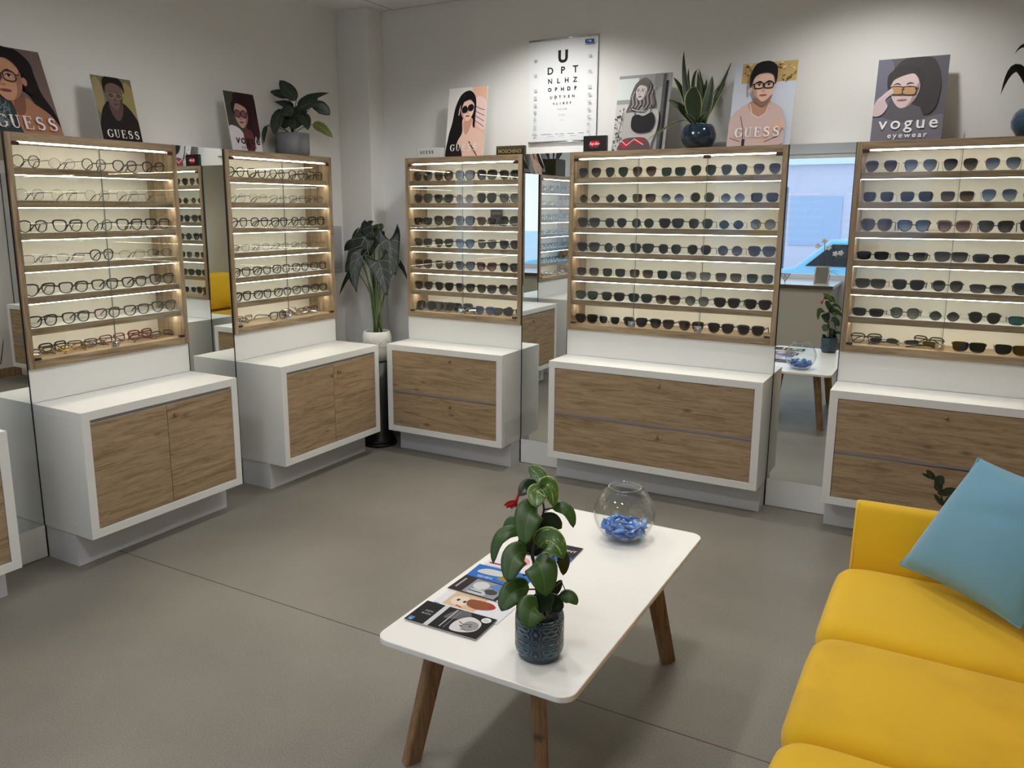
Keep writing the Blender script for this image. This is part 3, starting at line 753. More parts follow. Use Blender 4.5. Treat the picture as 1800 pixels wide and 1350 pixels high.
class Print:
    """flat ink shapes on a sheet of w x h metres, drawn in 0..1 coordinates, one mesh"""
    def __init__(s, w_, h_, y=-.0028, step=.00022):
        s.w, s.h, s.y, s.step = w_, h_, y, step; s.mb = MB(); s.cols = []; s.n = 0

    def _mi(s, c):
        if c not in s.cols: s.cols.append(c)
        return s.cols.index(c)

    def _lay(s):
        s.n += 1; return s.y - s.n * s.step

    def raw(s, pts, c, y):
        v = [Vector(((p[0] - .5) * s.w, p[1] * s.h, 0)) for p in pts]
        tr = tessellate_polygon([v])
        s.mb.add([(p.x, y, p.y) for p in v], [tuple(t) for t in tr], s._mi(c))

    def clip(s, p): return (min(1, max(0, p[0])), min(1, max(0, p[1])))

    def poly(s, pts, c, smooth=True):
        q = smooth_loop(pts) if smooth else pts
        s.raw([s.clip(p) for p in q], c, s._lay()); return s

    def rect(s, x0, x1, z0, z1, c): return s.poly([(x0, z0), (x1, z0), (x1, z1), (x0, z1)], c, False)

    def ell(s, cx, cy, rx, ry, c, rot=0, n=22):
        asp = s.w / s.h; pts = []
        for i in range(n):
            q = 2 * PI * i / n; a, b = rx * math.cos(q), ry * math.sin(q)
            pts.append((cx + a * math.cos(rot) - b * math.sin(rot), cy + (a * math.sin(rot) + b * math.cos(rot)) * asp))
        return s.poly(pts, c, False)

    def line(s, pts, wd, c):
        """a stroke through the points, wd in units of the sheet's width"""
        y = s._lay(); P = [Vector((p[0] * s.w, p[1] * s.h)) for p in pts]; v = []
        for i, p in enumerate(P):
            t = (P[min(i + 1, len(P) - 1)] - P[max(i - 1, 0)]).normalized(); nrm = Vector((-t.y, t.x)); w_ = (wd[i] if hasattr(wd, '__len__') else wd) * s.w / 2
            v += [p + nrm * w_, p - nrm * w_]
        vs = [(min(s.w / 2, max(-s.w / 2, q.x - s.w / 2)), y, min(s.h, max(0, q.y))) for q in v]
        s.mb.add(vs, [(2 * i, 2 * i + 1, 2 * i + 3, 2 * i + 2) for i in range(len(P) - 1)], s._mi(c)); return s

    def ring(s, cx, cy, rx, ry, wd, c, rot=0, sq=2.0):
        asp = s.w / s.h; pts = []
        for i in range(25):
            q = 2 * PI * i / 24; cc, ss = math.cos(q), math.sin(q)
            a = math.copysign(abs(cc) ** (2 / sq), cc) * rx; b = math.copysign(abs(ss) ** (2 / sq), ss) * ry
            pts.append((cx + a * math.cos(rot) - b * math.sin(rot), cy + (a * math.sin(rot) + b * math.cos(rot)) * asp))
        return s.line(pts, wd, c)

    def sq(s, cx, cy, rx, ry, c, rot=0, sq=3.2):
        asp = s.w / s.h; pts = []
        for i in range(24):
            q = 2 * PI * i / 24; cc, ss = math.cos(q), math.sin(q)
            a = math.copysign(abs(cc) ** (2 / sq), cc) * rx; b = math.copysign(abs(ss) ** (2 / sq), ss) * ry
            pts.append((cx + a * math.cos(rot) - b * math.sin(rot), cy + (a * math.sin(rot) + b * math.cos(rot)) * asp))
        return s.poly(pts, c, False)

    def text(s, txt, cx, cz, size, c, bold=0, space=1.0, shear=0):
        vs, fs = text_mb(txt, size * s.w, shear, bold, space); y = s._lay()
        s.mb.add([(v[0] + (cx - .5) * s.w, y, v[1] + cz * s.h) for v in vs], fs, s._mi(c)); return s

    def serif(s, word, x0, z0, hgt, c, gap=1.12, wide=.84, fat=1.15):
        """classic roman capitals, strokes built by hand; hgt and x in sheet widths"""
        for ch in word:
            for st, wd in SERIF[ch]:
                y = s._lay() if False else s.y - (s.n + 1) * s.step
                P = [Vector(((x0 + p[0] * hgt * wide) * s.w, z0 * s.h + p[1] * hgt * s.w)) for p in st]; v = []
                for i, p in enumerate(P):
                    t = (P[min(i + 1, len(P) - 1)] - P[max(i - 1, 0)]).normalized(); nrm = Vector((-t.y, t.x))
                    w_ = (wd[i] if hasattr(wd, '__len__') else wd) * hgt * s.w / 2 * fat
                    v += [p + nrm * w_, p - nrm * w_]
                s.mb.add([(q.x - s.w / 2, y, q.y) for q in v], [(2 * i, 2 * i + 1, 2 * i + 3, 2 * i + 2) for i in range(len(P) - 1)], s._mi(c))
            x0 += hgt * wide * gap
        s.n += 1
        return s

    def build(s, parent, name='print'):
        return s.mb.build(name, [inkm(c) for c in s.cols], parent)

def _arc(cx, cy, rx, ry, a0, a1, n=12):
    return [(cx + rx * math.cos(math.radians(a0 + (a1 - a0) * i / n)), cy + ry * math.sin(math.radians(a0 + (a1 - a0) * i / n))) for i in range(n + 1)]
_g = _arc(.48, .5, .38, .46, 48, 318, 16)
_gw = [.05 + .13 * abs(math.cos(math.radians(48 + 270 * i / 16))) ** 1.5 for i in range(17)]
_s = _arc(.45, .74, .24, .22, 35, 230, 9) + _arc(.45, .27, .28, .24, 70, -145, 10)
_sw = [.05] + [.06 + .10 * math.sin(PI * i / 19) for i in range(1, 20)] + [.05]
SERIF = {
    'G': [(_g, _gw), ([(.80, .44), (.80, .12)], .13), ([(.60, .44), (.95, .44)], .05), ([(.82, .70), (.82, .97)], .045)],
    'U': [([(.22, 1), (.22, .34)], .15), (_arc(.48, .32, .26, .28, 180, 360, 10), [.15, .13, .1, .08, .07, .06, .06, .06, .06, .06, .06]), ([(.74, .32), (.74, 1)], .06), ([(.04, .975), (.40, .975)], .05), ([(.60, .975), (.88, .975)], .05)],
    'E': [([(.26, 0), (.26, 1)], .15), ([(.08, .975), (.82, .975)], .05), ([(.08, .025), (.86, .025)], .05), ([(.26, .52), (.62, .52)], .05), ([(.80, 1), (.80, .76)], .045), ([(.85, 0), (.85, .26)], .045), ([(.62, .40), (.62, .64)], .045)],
    'S': [(_s, _sw), ([(.68, .68), (.68, .97)], .045), ([(.19, .03), (.19, .33)], .045)],
}

def face(p, cx, cy, r, skin, shade, lip, hairc=(24, 20, 22), brow=(30, 22, 20), turn=0, eyes=True, eye=(38, 28, 26)):
    """a face turned by turn (-1 left .. 1 right); r is the half width in sheet widths"""
    a = p.w / p.h; k = r
    p.poly([(cx - k * .95, cy + k * .3 * a), (cx - k * .8, cy + k * 1.1 * a), (cx, cy + k * 1.45 * a), (cx + k * .8, cy + k * 1.1 * a), (cx + k * .95, cy + k * .3 * a),
            (cx + k * .82, cy - k * .5 * a), (cx + k * (.42 + turn * .1), cy - k * 1.12 * a), (cx + turn * k * .2, cy - k * 1.36 * a), (cx - k * (.42 - turn * .1), cy - k * 1.12 * a), (cx - k * .82, cy - k * .5 * a)], skin)
    sd = -1 if turn > 0 else 1
    p.poly([(cx + sd * k * .93, cy + k * .5 * a), (cx + sd * k * .6, cy - k * .1 * a), (cx + sd * k * .45, cy - k * .8 * a), (cx + sd * k * .15, cy - k * 1.3 * a), (cx + sd * k * .5, cy - k * 1.05 * a), (cx + sd * k * .84, cy - k * .45 * a)], shade)
    ox = cx + turn * k * .22
    p.line([(ox + k * .05, cy + k * .25 * a), (ox + turn * k * .12 - k * .02, cy - k * .25 * a), (ox + turn * k * .16 - k * .16, cy - k * .42 * a)], k * .07, shade)
    p.ell(ox + turn * k * .08, cy - k * .44 * a, k * .2, k * .05, shade)
    p.ell(ox, cy - k * .78 * a, k * .33, k * .10, lip); p.line([(ox - k * .32, cy - k * .78 * a), (ox, cy - k * .80 * a), (ox + k * .32, cy - k * .78 * a)], k * .035, tuple(int(q * .55) for q in lip))
    for sg in (-1, 1):
        ex = ox + sg * k * .40
        p.line([(ex - sg * k * .2, cy + k * .36 * a), (ex, cy + k * .46 * a), (ex + sg * k * .28, cy + k * .38 * a)], [k * .09, k * .09, k * .03], brow)
        if eyes:
            p.ell(ex, cy + k * .12 * a, k * .19, k * .085, (206, 194, 186)); p.ell(ex, cy + k * .12 * a, k * .085, k * .085, eye)
            p.line([(ex - k * .2, cy + k * .13 * a), (ex, cy + k * .22 * a), (ex + k * .2, cy + k * .13 * a)], k * .05, brow)
    return ox

def cap(p, cx, cy, r, col, part=0, low=.35, top=1.75):
    """hair growing over the forehead down to the temples"""
    a = p.w / p.h; k = r
    p.poly([(cx - k * 1.12, cy + k * low * .3 * a), (cx - k * 1.15, cy + k * 1.1 * a), (cx - k * .5, cy + k * (top - .12) * a), (cx, cy + k * top * a), (cx + k * .5, cy + k * (top - .12) * a), (cx + k * 1.15, cy + k * 1.1 * a), (cx + k * 1.12, cy + k * low * .3 * a),
            (cx + k * .93, cy + k * low * a), (cx + k * (.72 + part * .1), cy + k * .82 * a), (cx + k * part, cy + k * 1.16 * a), (cx - k * (.72 - part * .1), cy + k * .82 * a), (cx - k * .93, cy + k * low * a)], col)

def specs(p, ox, cy, k, col, tint=None, rx=.34, ry=.26, wd=.06, sq=2.6, rot=0):
    a = p.w / p.h
    for sg in (-1, 1):
        x = ox + sg * k * .42; z = cy + k * .08 * a + sg * k * .42 * math.tan(rot) * a
        if tint: p.sq(x, z, k * rx, k * ry, tint, rot, sq)
        p.ring(x, z, k * rx, k * ry, k * wd, col, rot, sq)
    p.line([(ox - k * .10, cy + k * .14 * a), (ox, cy + k * .2 * a), (ox + k * .10, cy + k * .14 * a)], k * wd, col)
    for sg in (-1, 1): p.line([(ox + sg * k * .75, cy + k * .16 * a), (ox + sg * k * 1.0, cy + k * .2 * a)], k * wd, col)

def poster(label, wall, u, db, dt, w_, h_, draw, edge=CARD, group='eyewear posters on top of the displays', zrot=0):
    loc = (-db, u, ZT + .001) if wall == 'L' else (u, db, ZT + .001)
    t = thing('poster', label, 'poster', loc, 0, group)
    t.rotation_euler = (-math.asin((dt - db) / h_), 0, (PI / 2 if wall == 'L' else 0) + zrot)
    MB().box(-w_ / 2, w_ / 2, -.0025, .0025, 0, h_).build('board', edge, t)
    p = Print(w_, h_); draw(p); p.build(t)
    return t

def d_woman1(p):
    p.rect(0, 1, 0, 1, (108, 92, 88)); p.poly([(.0, .3), (.0, .6), (.22, .62), (.25, .4)], (128, 96, 96))
    p.poly([(-.02, .45), (-.02, 1), (.3, 1.02), (.62, .98), (.8, .84), (.84, .66), (.86, .5), (.96, .3), (1.02, .1), (.98, -.02), (.82, .1), (.72, .36), (.6, .5), (.3, .5)], (26, 21, 22))
    p.poly([(.40, .40), (.62, .42), (.72, .36), (.92, .22), (.98, -.02), (.36, -.02), (.42, .2)], (158, 112, 88)); p.poly([(.44, .38), (.60, .44), (.55, .25), (.44, .22)], (122, 82, 64))
    p.poly([(-.02, -.02), (-.02, .40), (.2, .44), (.4, .36), (.42, .1), (.40, -.02)], (52, 58, 62))
    for i in range(26): p.line([(random.uniform(0, .36), random.uniform(.04, .38)) for _ in range(3)], .006, (120, 134, 138))
    ox = face(p, .40, .63, .24, (186, 138, 110), (150, 104, 82), (134, 70, 66), turn=-.8)
    p.poly([(.62, .5), (.66, .66), (.60, .84), (.5, .9), (.62, .98), (.8, .84), (.8, .62), (.76, .46)], (26, 21, 22)); p.ell(.645, .60, .035, .06, (172, 124, 98))
    p.poly([(.1, .78), (.3, .88), (.5, .9), (.62, .84), (.6, .96), (.3, 1.0), (.05, .95)], (26, 21, 22))
    cap(p, .40, .63, .24, (26, 21, 22), .2)
    specs(p, ox, .63, .24, (54, 40, 40), None, .36, .3, .07, 2.8)
    p.serif('GUESS', .10, .045, .184, (226, 214, 214))

def d_man1(p):
    p.rect(0, 1, 0, 1, (112, 110, 88)); p.ell(.85, .6, .2, .5, (150, 138, 92)); p.ell(.1, .7, .14, .4, (150, 134, 100))
    p.poly([(.02, -.02), (.08, .4), (.3, .62), (.5, .6), (.72, .6), (.95, .4), (1.02, .2), (1.02, -.02)], (36, 30, 30))
    p.poly([(.34, .60), (.66, .62), (.62, .42), (.48, .32), (.36, .42)], (92, 72, 70))
    ox = face(p, .5, .70, .22, (112, 90, 86), (84, 66, 64), (96, 70, 70), eyes=False)
    p.poly([(.26, .74), (.26, .94), (.42, 1.02), (.62, 1.02), (.76, .92), (.76, .76), (.7, .86), (.5, .91), (.32, .86)], (34, 26, 24))
    specs(p, ox, .70, .22, (176, 158, 128), (88, 76, 66), .36, .3, .045, 2.2)
    p.serif('GUESS', .12, .05, .18, (236, 230, 222))

def d_woman2(p):
    p.rect(0, 1, 0, 1, (66, 68, 60))
    p.poly([(.3, .95), (.6, 1.0), (.95, .95), (1.02, .6), (1.0, .2), (.75, .1), (.6, .4), (.3, .6)], (44, 26, 30))
    p.poly([(-.02, -.02), (-.02, .38), (.2, .42), (.42, .32), (.5, .1), (.7, .08), (.85, .28), (1.02, .25), (1.02, -.02)], (206, 198, 204))
    p.poly([(.44, .34), (.72, .36), (.78, .12), (.68, -.02), (.5, -.02)], (96, 52, 56))
    ox = face(p, .46, .62, .24, (186, 150, 138), (150, 110, 104), (140, 72, 82), turn=-.4, eyes=False)
    p.poly([(.6, .92), (.78, .7), (.8, .4), (.9, .2), (1.02, .4), (1.02, .9), (.8, 1.0)], (52, 30, 34))
    cap(p, .46, .62, .24, (44, 26, 30), -.4)
    specs(p, ox, .62, .24, (58, 20, 34), (120, 84, 88), .40, .38, .09, 2.0)
    p.text('vogue', .54, .13, .30, (24, 20, 22), .0006, 1.15); p.text('eyewear', .54, .045, .12, (24, 20, 22), 0, 1.3)

def d_woman3(p):
    p.rect(0, 1, 0, 1, (226, 222, 218))
    p.poly([(.62, 1.0), (.98, 1.0), (.99, .5), (.98, .2), (.72, .3), (.66, .6), (.74, .8)], (222, 176, 150))
    p.poly([(.74, .85), (.99, .78), (.99, .4), (.8, .44), (.7, .6)], (228, 196, 190))
    for k in range(4): p.line([(.74, .72 - .07 * k), (.86, .68 - .07 * k), (.97, .66 - .08 * k)], .014, (96, 70, 66))
    p.poly([(.02, -.02), (.06, .3), (.14, .5), (.2, .72), (.34, .9), (.56, .95), (.72, .84), (.74, .6), (.7, .3), (.4, .1), (.3, -.02)], (28, 22, 24))
    p.poly([(.28, -.02), (.3, .2), (.42, .35), (.42, .55), (.66, .55), (.7, .42), (.96, .32), (.98, -.02)], (226, 190, 172)); p.poly([(.44, .5), (.66, .54), (.6, .38), (.5, .32)], (196, 148, 124))
    ox = face(p, .52, .68, .185, (232, 198, 180), (206, 160, 138), (176, 84, 88), turn=.4, eyes=False)
    p.poly([(.3, .62), (.33, .8), (.46, .92), (.6, .92), (.72, .82), (.6, .84), (.46, .82), (.37, .7)], (28, 22, 24)); p.line([(.31, .60), (.34, .78), (.45, .88)], .03, (214, 200, 196))
    cap(p, .52, .68, .185, (28, 22, 24), .3, .6)
    specs(p, ox, .68, .185, (30, 22, 24), (34, 22, 26), .40, .38, .05, 2.2, .25)
    p.poly([(.16, -.02), (.2, .14), (.36, .18), (.46, -.02)], (40, 28, 30)); p.line([(.62, .22), (.86, .0)], .02, (44, 26, 30))
    p.serif('GUESS', .14, .085, .15, (240, 236, 232), 1.18)

def d_woman4(p):
    p.rect(0, 1, 0, 1, (150, 149, 148)); p.rect(0, .38, .68, .96, (206, 214, 210)); p.rect(0, .4, .0, .62, (196, 194, 192)); p.rect(.68, .93, .82, 1, (132, 130, 130)); p.rect(.84, .90, 0, .99, (84, 82, 84)); p.rect(.90, .95, 0, .9, (36, 34, 36))
    for i in range(46):
        x, z = random.uniform(.02, .2), random.uniform(.0, .56); p.ell(x, z, random.uniform(.008, .022), random.uniform(.006, .016), (60, 58, 58), random.uniform(0, 3))
    p.poly([(.2, .1), (.16, .35), (.2, .52), (.34, .5), (.5, .56), (.66, .54), (.82, .5), (.84, .3), (.76, .1), (.7, -.02), (.24, -.02)], (176, 172, 170))
    p.poly([(.22, .5), (.26, .62), (.34, .86), (.5, .95), (.62, .88), (.7, .7), (.74, .58), (.6, .52), (.5, .58), (.36, .52)], (104, 98, 94))
    for k in range(12):
        x = .27 + .035 * k; p.line([(x + .06, .84), (x, .7), (x + .03, .6), (x - .03, .53)], .012, (176, 170, 164) if k % 2 else (46, 42, 42))
    face(p, .47, .76, .115, (196, 190, 186), (150, 144, 140), (90, 84, 84), turn=-.7)
    cap(p, .47, .76, .115, (96, 90, 86), -.3)
    p.poly([(.34, .34), (.36, .44), (.46, .46), (.56, .44), (.72, .48), (.78, .36), (.72, .24), (.52, .22), (.38, .26)], (30, 28, 32)); p.line([(.40, .45), (.37, .56)], .014, (34, 30, 32)); p.line([(.68, .47), (.70, .58)], .014, (34, 30, 32))
    p.line([(.3, .55), (.42, .52), (.54, .50), (.6, .54)], .03, (70, 66, 66)); p.line([(.32, .54), (.44, .51), (.56, .50)], .012, (214, 210, 206))
    p.poly([(.16, -.02), (.2, .12), (.36, .16), (.66, .14), (.7, -.02)], (96, 70, 74)); p.poly([(.18, .06), (.24, .13), (.36, .1), (.3, .02)], (164, 44, 58)); p.poly([(.42, .1), (.46, .15), (.6, .13), (.58, .07)], (160, 40, 48))
    p.line([(.2, .12), (.3, .06), (.44, .14), (.62, .06)], .016, (206, 200, 198)); p.line([(.12, .1), (.14, .3), (.17, .48)], .012, (58, 54, 56))

def d_man2(p):
    p.rect(0, 1, 0, 1, (196, 202, 214)); p.rect(.12, 1, .76, 1, (186, 158, 104))
    for i in range(70):
        x, z = random.uniform(.14, .98), random.uniform(.78, .98); p.line([(x, z), (x + random.uniform(-.05, .05), z + random.uniform(-.03, .03))], .02, random.choice([(128, 98, 56), (226, 204, 156), (96, 72, 44)]))
    p.poly([(-.02, -.02), (.0, .3), (.16, .46), (.36, .52), (.62, .52), (.82, .42), (.86, .26), (.84, -.02)], (196, 172, 166)); p.poly([(.3, .52), (.62, .54), (.6, .4), (.46, .34), (.34, .4)], (176, 132, 112))
    p.line([(.31, .5), (.36, .38), (.47, .33), (.58, .38), (.63, .5)], .014, (222, 204, 196)); p.poly([(.56, .04), (.8, .2), (.92, .18), (.86, .3), (.74, .26), (.5, .1)], (206, 170, 152))
    p.line([(.18, .36), (.24, .2), (.26, .0)], .014, (120, 96, 96)); p.line([(.6, .04), (.8, .1), (.88, .2)], .012, (112, 84, 80)); p.rect(.24, .29, .0, .08, (60, 40, 44)); p.line([(.04, .1), (.22, .05)], .012, (128, 104, 104))
    ox = face(p, .5, .70, .19, (212, 176, 156), (178, 138, 118), (170, 104, 98), turn=.2)
    p.poly([(.34, .56), (.42, .5), (.52, .46), (.62, .52), (.66, .6), (.58, .54), (.5, .52), (.42, .56)], (134, 104, 90))
    p.poly([(.29, .68), (.28, .84), (.36, .97), (.54, 1.0), (.68, .94), (.71, .82), (.69, .72), (.64, .83), (.5, .86), (.36, .82)], (30, 26, 30)); p.ell(.305, .66, .025, .045, (200, 160, 140))
    specs(p, ox, .70, .19, (28, 22, 24), None, .38, .26, .085, 3.2)
    p.serif('GUESS', .12, .10, .16, (232, 226, 226))

def d_woman5(p):
    p.rect(0, 1, 0, 1, (96, 94, 100)); p.poly([(-.02, .4), (-.02, .98), (.2, .98), (.26, .6), (.12, .4)], (112, 112, 126)); p.poly([(-.02, -.02), (-.02, .3), (.5, .22), (1.02, .3), (1.02, -.02)], (116, 112, 122))
    p.poly([(.2, .6), (.22, .84), (.36, .98), (.56, 1.01), (.8, .96), (.92, .7), (.9, .4), (.78, .3), (.66, .4), (.3, .5)], (66, 62, 64))
    ox = face(p, .42, .62, .22, (214, 192, 190), (170, 142, 144), (176, 130, 138), brow=(72, 62, 66), turn=-.5)
    p.poly([(.6, .9), (.62, .76), (.66, .6), (.66, .42), (.74, .3), (.88, .4), (.92, .7), (.8, .95)], (66, 62, 64))
    cap(p, .42, .62, .22, (62, 58, 60), .35)
    specs(p, ox, .59, .22, (66, 54, 54), (190, 148, 108), .44, .30, .07, 4.0, -.08)
    p.poly([(.0, .32), (.02, .48), (.12, .56), (.24, .62), (.26, .58), (.16, .5), (.2, .42), (.12, .32)], (206, 186, 190)); p.line([(.06, .5), (.16, .58), (.24, .63)], .03, (214, 196, 198))
    p.text('vogue', .52, .145, .28, (240, 240, 242), .0008, 1.3); p.text('eyewear', .52, .038, .12, (240, 240, 242), .0003, 1.4)

poster('large poster of dark haired woman in thin glasses, cut by left edge', 'L', -2.305, .06, .20, .34, .415, d_woman1)
poster('small poster of man in aviator glasses, white lettering on dark shirt', 'L', -1.815, .06, .125, .225, .322, d_man1)
poster('small poster of woman in round burgundy glasses and white blouse', 'L', -.975, .06, .12, .235, .345, d_woman2)
poster('poster of woman in dark sunglasses with raised arm, above the corner display', 'R', .80, .07, .135, .29, .445, d_woman3)
poster('black and white poster of blonde woman in black top', 'R', 1.985, .07, .17, .32, .445, d_woman4)
poster('poster of man in black square glasses and pink shirt', 'R', 2.662, .07, .17, .325, .455, d_man2)
poster('grey poster of woman lowering amber sunglasses, white lowercase lettering', 'R', 3.37, .07, .17, .315, .42, d_woman5)
def d_mirr(p):
    d_man2(p)
poster('small pale poster of a man above the left edge mirror, seen reflected', 'L', -2.62, .07, .19, .2, .3, d_man1)
poster('pink toned poster of a woman on the leftmost display, seen reflected', 'L', -2.96, .07, .20, .25, .38, d_woman3)

# eye chart
ch = thing('eye_chart', 'white eye test chart with rows of black letters hanging on the back wall', 'eye chart', (1.4215, YB - .012, 2.063))
CWd, CH = .462, .615
MB().box(-CWd / 2, CWd / 2, -.0006, .0006, 0, CH).build('sheet', [pm('chart_paper', rgb(232, 234, 236), .5)], ch)
MB().tube([(-CWd / 2 - .004, 0, CH), (CWd / 2 + .006, 0, CH)], .006, 10).build('hanging_rail', CHROME, ch)
MB().tube([(-CWd / 2 - .004, 0, 0), (CWd / 2 + .006, 0, 0)], .006, 10).build('bottom_rail', CHROME, ch)
p = Print(CWd, CH, -.0009); ink = (34, 32, 36); gr = (176, 178, 182)
p.text('U', .5, .775, .21, ink, .0045)
for i, c_ in enumerate('DPT'): p.text(c_, .315 + .185 * i, .665, .125, ink, .0014)
for i, c_ in enumerate('NLHZ'): p.text(c_, .315 + .123 * i, .575, .088, ink, .001)
for i, c_ in enumerate('OPHDF'): p.text(c_, .31 + .095 * i, .498, .068, ink, .0008)
for i, c_ in enumerate('UDTVEN'): p.text(c_, .335 + .066 * i, .428, .048, ink, .0005)
for i, c_ in enumerate('VLIPZF'): p.text(c_, .375 + .05 * i, .368, .034, ink, .0008)
p.text('THSVUN', .5, .312, .026, ink, 0, 1.6); p.text('ELPNZ', .5, .258, .022, ink, 0, 1.6); p.text('UNZF', .5, .208, .016, (90, 90, 94), 0, 1.6)
for k in range(9):
    z = .80 - .145 * k if k < 3 else .80 - .145 * 2 - .072 * (k - 2)
    for x in (.10, .90):
        for q in (0, 1): p.rect(x - .022, x + .022, z - .004 + .014 * q, z + .004 + .014 * q, gr)
p.rect(.83, .955, .925, .962, (44, 84, 150)); p.line([(.855, .942), (.875, .95), (.89, .94)], .008, (200, 215, 235)); p.ell(.905, .943, .014, .014, (206, 218, 236)); p.rect(.83, .955, .911, .916, (60, 100, 160))
for k, (a, b_) in enumerate(((.06, .14), (.2, .36), (.42, .46), (.48, .55), (.6, .7), (.76, .84))): p.rect(a, b_, .072, .078, (120, 124, 130))
for a, b_ in ((.3, .4), (.47, .56), (.64, .74)): p.rect(a, b_, .052, .056, (150, 152, 158))
p.build(ch)

# small brand blocks on the display tops
b = thing('brand_block', 'clear white acrylic block with black capitals left of the woman poster', 'sign', (.555, .03, ZT + .001))
MB().box(-.10, .10, 0, .035, .0, .062).build('block', [pm('acrylic_white', rgb(214, 214, 210), .15, coat=.5)], b, bevel=.003)
p = Print(.2, .062, -.0006); p.serif('GUESS', .16, .40, .10, (20, 18, 18), 1.3, .85, 1.7); p.build(b, 'lettering')
b = thing('brand_block', 'black and gold ribbed lettering block left of the eye chart', 'sign', (1.165, .03, ZT + .001))
MB().box(-.1, .1, .0, .03, 0, .055).build('block', [pm('block_black', rgb(34, 28, 22), .35)], b, bevel=.003)
q = MB()
for k in range(24):
    x = -.096 + .0083 * k; q.tube([(x, -.001, .002), (x, -.001, .054 + .002 * math.sin(k * 1.7))], .0022, 6)
q.build('ribs', [pm('rib_olive', rgb(92, 80, 48), .35, .5)], b)
p = Print(.2, .055, -.0036); p.text('MOSCHINO', .5, .2, .155, (168, 150, 104), .0004, 1.0); p.build(b, 'lettering')
b = thing('brand_block', 'black box with red emblem right of the eye chart', 'sign', (1.733, .03, ZT + .001))
MB().box(-.072, .072, .0, .03, 0, .092).build('block', BLACK, b, bevel=.001)
p = Print(.144, .092, -.0006); p.poly([(.27, .32), (.66, .30), (.70, .68), (.31, .68)], (196, 30, 52), False); p.text('Ray-Ban', .49, .43, .155, (240, 226, 226), .0001, .9, .35); p.rect(.30, .66, .24, .26, (120, 110, 112)); p.build(b, 'emblem')
b = thing('brand_tag', 'small black lettered plate standing behind sunglasses on third shelf, corner display', 'sign', (.9745, .2, ROWZ[4] + .0005))
MB().box(-.045, .045, -.003, .0, 0, .105).build('plate', BLACK, b)
p = Print(.09, .105, -.0034); p.text('MARCIANO', .5, .72, .155, (170, 160, 165), 0); p.build(b, 'lettering')
pin = thing('metal_pin', 'thin dark metal pin standing on top of the right edge display', 'pin', (3.625, .06, ZT + .0005))
MB().tube([(0, 0, 0), (0, 0, .034)], .002, 8).build('rod', GREYM, pin)
MB().tube([(0, 0, 0), (0, 0, .003)], .006, 12).build('foot', GREYM, pin)

# ------------------------------------------------------------------ plants
def leaf_mat(name, base, light, rib=.05, veins=6, vein_w=.10, edge=None, edge_w=.1, mottle=0, rough=.35, back=None):
    if name in MATS: return MATS[name]
    mt, n, l, b = new_mat(name)
    uv = n.new('ShaderNodeUVMap'); sx = n.new('ShaderNodeSeparateXYZ'); l.new(uv.outputs[0], sx.inputs[0])
    def M(op, a, b_=None, c=None):
        q = n.new('ShaderNodeMath'); q.operation = op
        for i, v in enumerate((a, b_, c)):
            if v is None: continue
            if isinstance(v, (int, float)): q.inputs[i].default_value = v
            else: l.new(v, q.inputs[i])
        return q.outputs[0]
    u = M('ABSOLUTE', M('SUBTRACT', M('MULTIPLY', sx.outputs[0], 2), 1)); v = sx.outputs[1]
    mask = M('LESS_THAN', u, rib)
    if veins:
        f = M('FRACT', M('MULTIPLY', M('SUBTRACT', v, M('MULTIPLY', u, .28)), veins))
        mask = M('MAXIMUM', mask, M('LESS_THAN', f, vein_w))
    if edge: 
        mask = M('MAXIMUM', mask, M('GREATER_THAN', u, 1 - edge_w))
    nz = n.new('ShaderNodeTexNoise'); nz.inputs['Scale'].default_value = 26; nz.inputs['Detail'].default_value = 4; tc = n.new('ShaderNodeTexCoord'); l.new(tc.outputs['Object'], nz.inputs[0])
    if mottle:
        g = n.new('ShaderNodeTexNoise'); g.inputs['Scale'].default_value = 60; g.inputs['Detail'].default_value = 3; mp = n.new('ShaderNodeMapping'); mp.inputs['Scale'].default_value = (1.5, .35, 1)
        l.new(uv.outputs[0], mp.inputs[0]); l.new(mp.outputs[0], g.inputs[0]); g.inputs['Scale'].default_value = 12
        mask = M('MAXIMUM', mask, M('GREATER_THAN', g.outputs[0], 1 - mottle))
    r = ramp(n, [(.3, tuple(x * .7 for x in base[:3]) + (1,)), (.7, base)]); l.new(nz.outputs[0], r.inputs[0])
    mx = n.new('ShaderNodeMix'); mx.data_type = 'RGBA'; l.new(mask, mx.inputs[0]); l.new(r.outputs[0], mx.inputs[6]); mx.inputs[7].default_value = light
    if back:
        ge = n.new('ShaderNodeNewGeometry'); m2 = n.new('ShaderNodeMix'); m2.data_type = 'RGBA'
        l.new(ge.outputs['Backfacing'], m2.inputs[0]); l.new(mx.outputs[2], m2.inputs[6]); m2.inputs[7].default_value = back; l.new(m2.outputs[2], b.inputs['Base Color'])
    else: l.new(mx.outputs[2], b.inputs['Base Color'])
    b.inputs['Roughness'].default_value = rough
    MATS[name] = mt
    return mt

PROF = {
    'oval': lambda t: math.sin(PI * min(1, t ** .85)) ** .62,
    'broad': lambda t: math.sin(PI * t ** .8) ** .5,
    'lance': lambda t: (math.sin(PI * t ** .75)) ** .9,
    'sword': lambda t: min(1, .62 + t * 1.1) * (1 - t ** 2.2) ** .8,
    'arrow': lambda t: min(1, .72 + 2.4 * t) * (1 - t) ** .72,
}

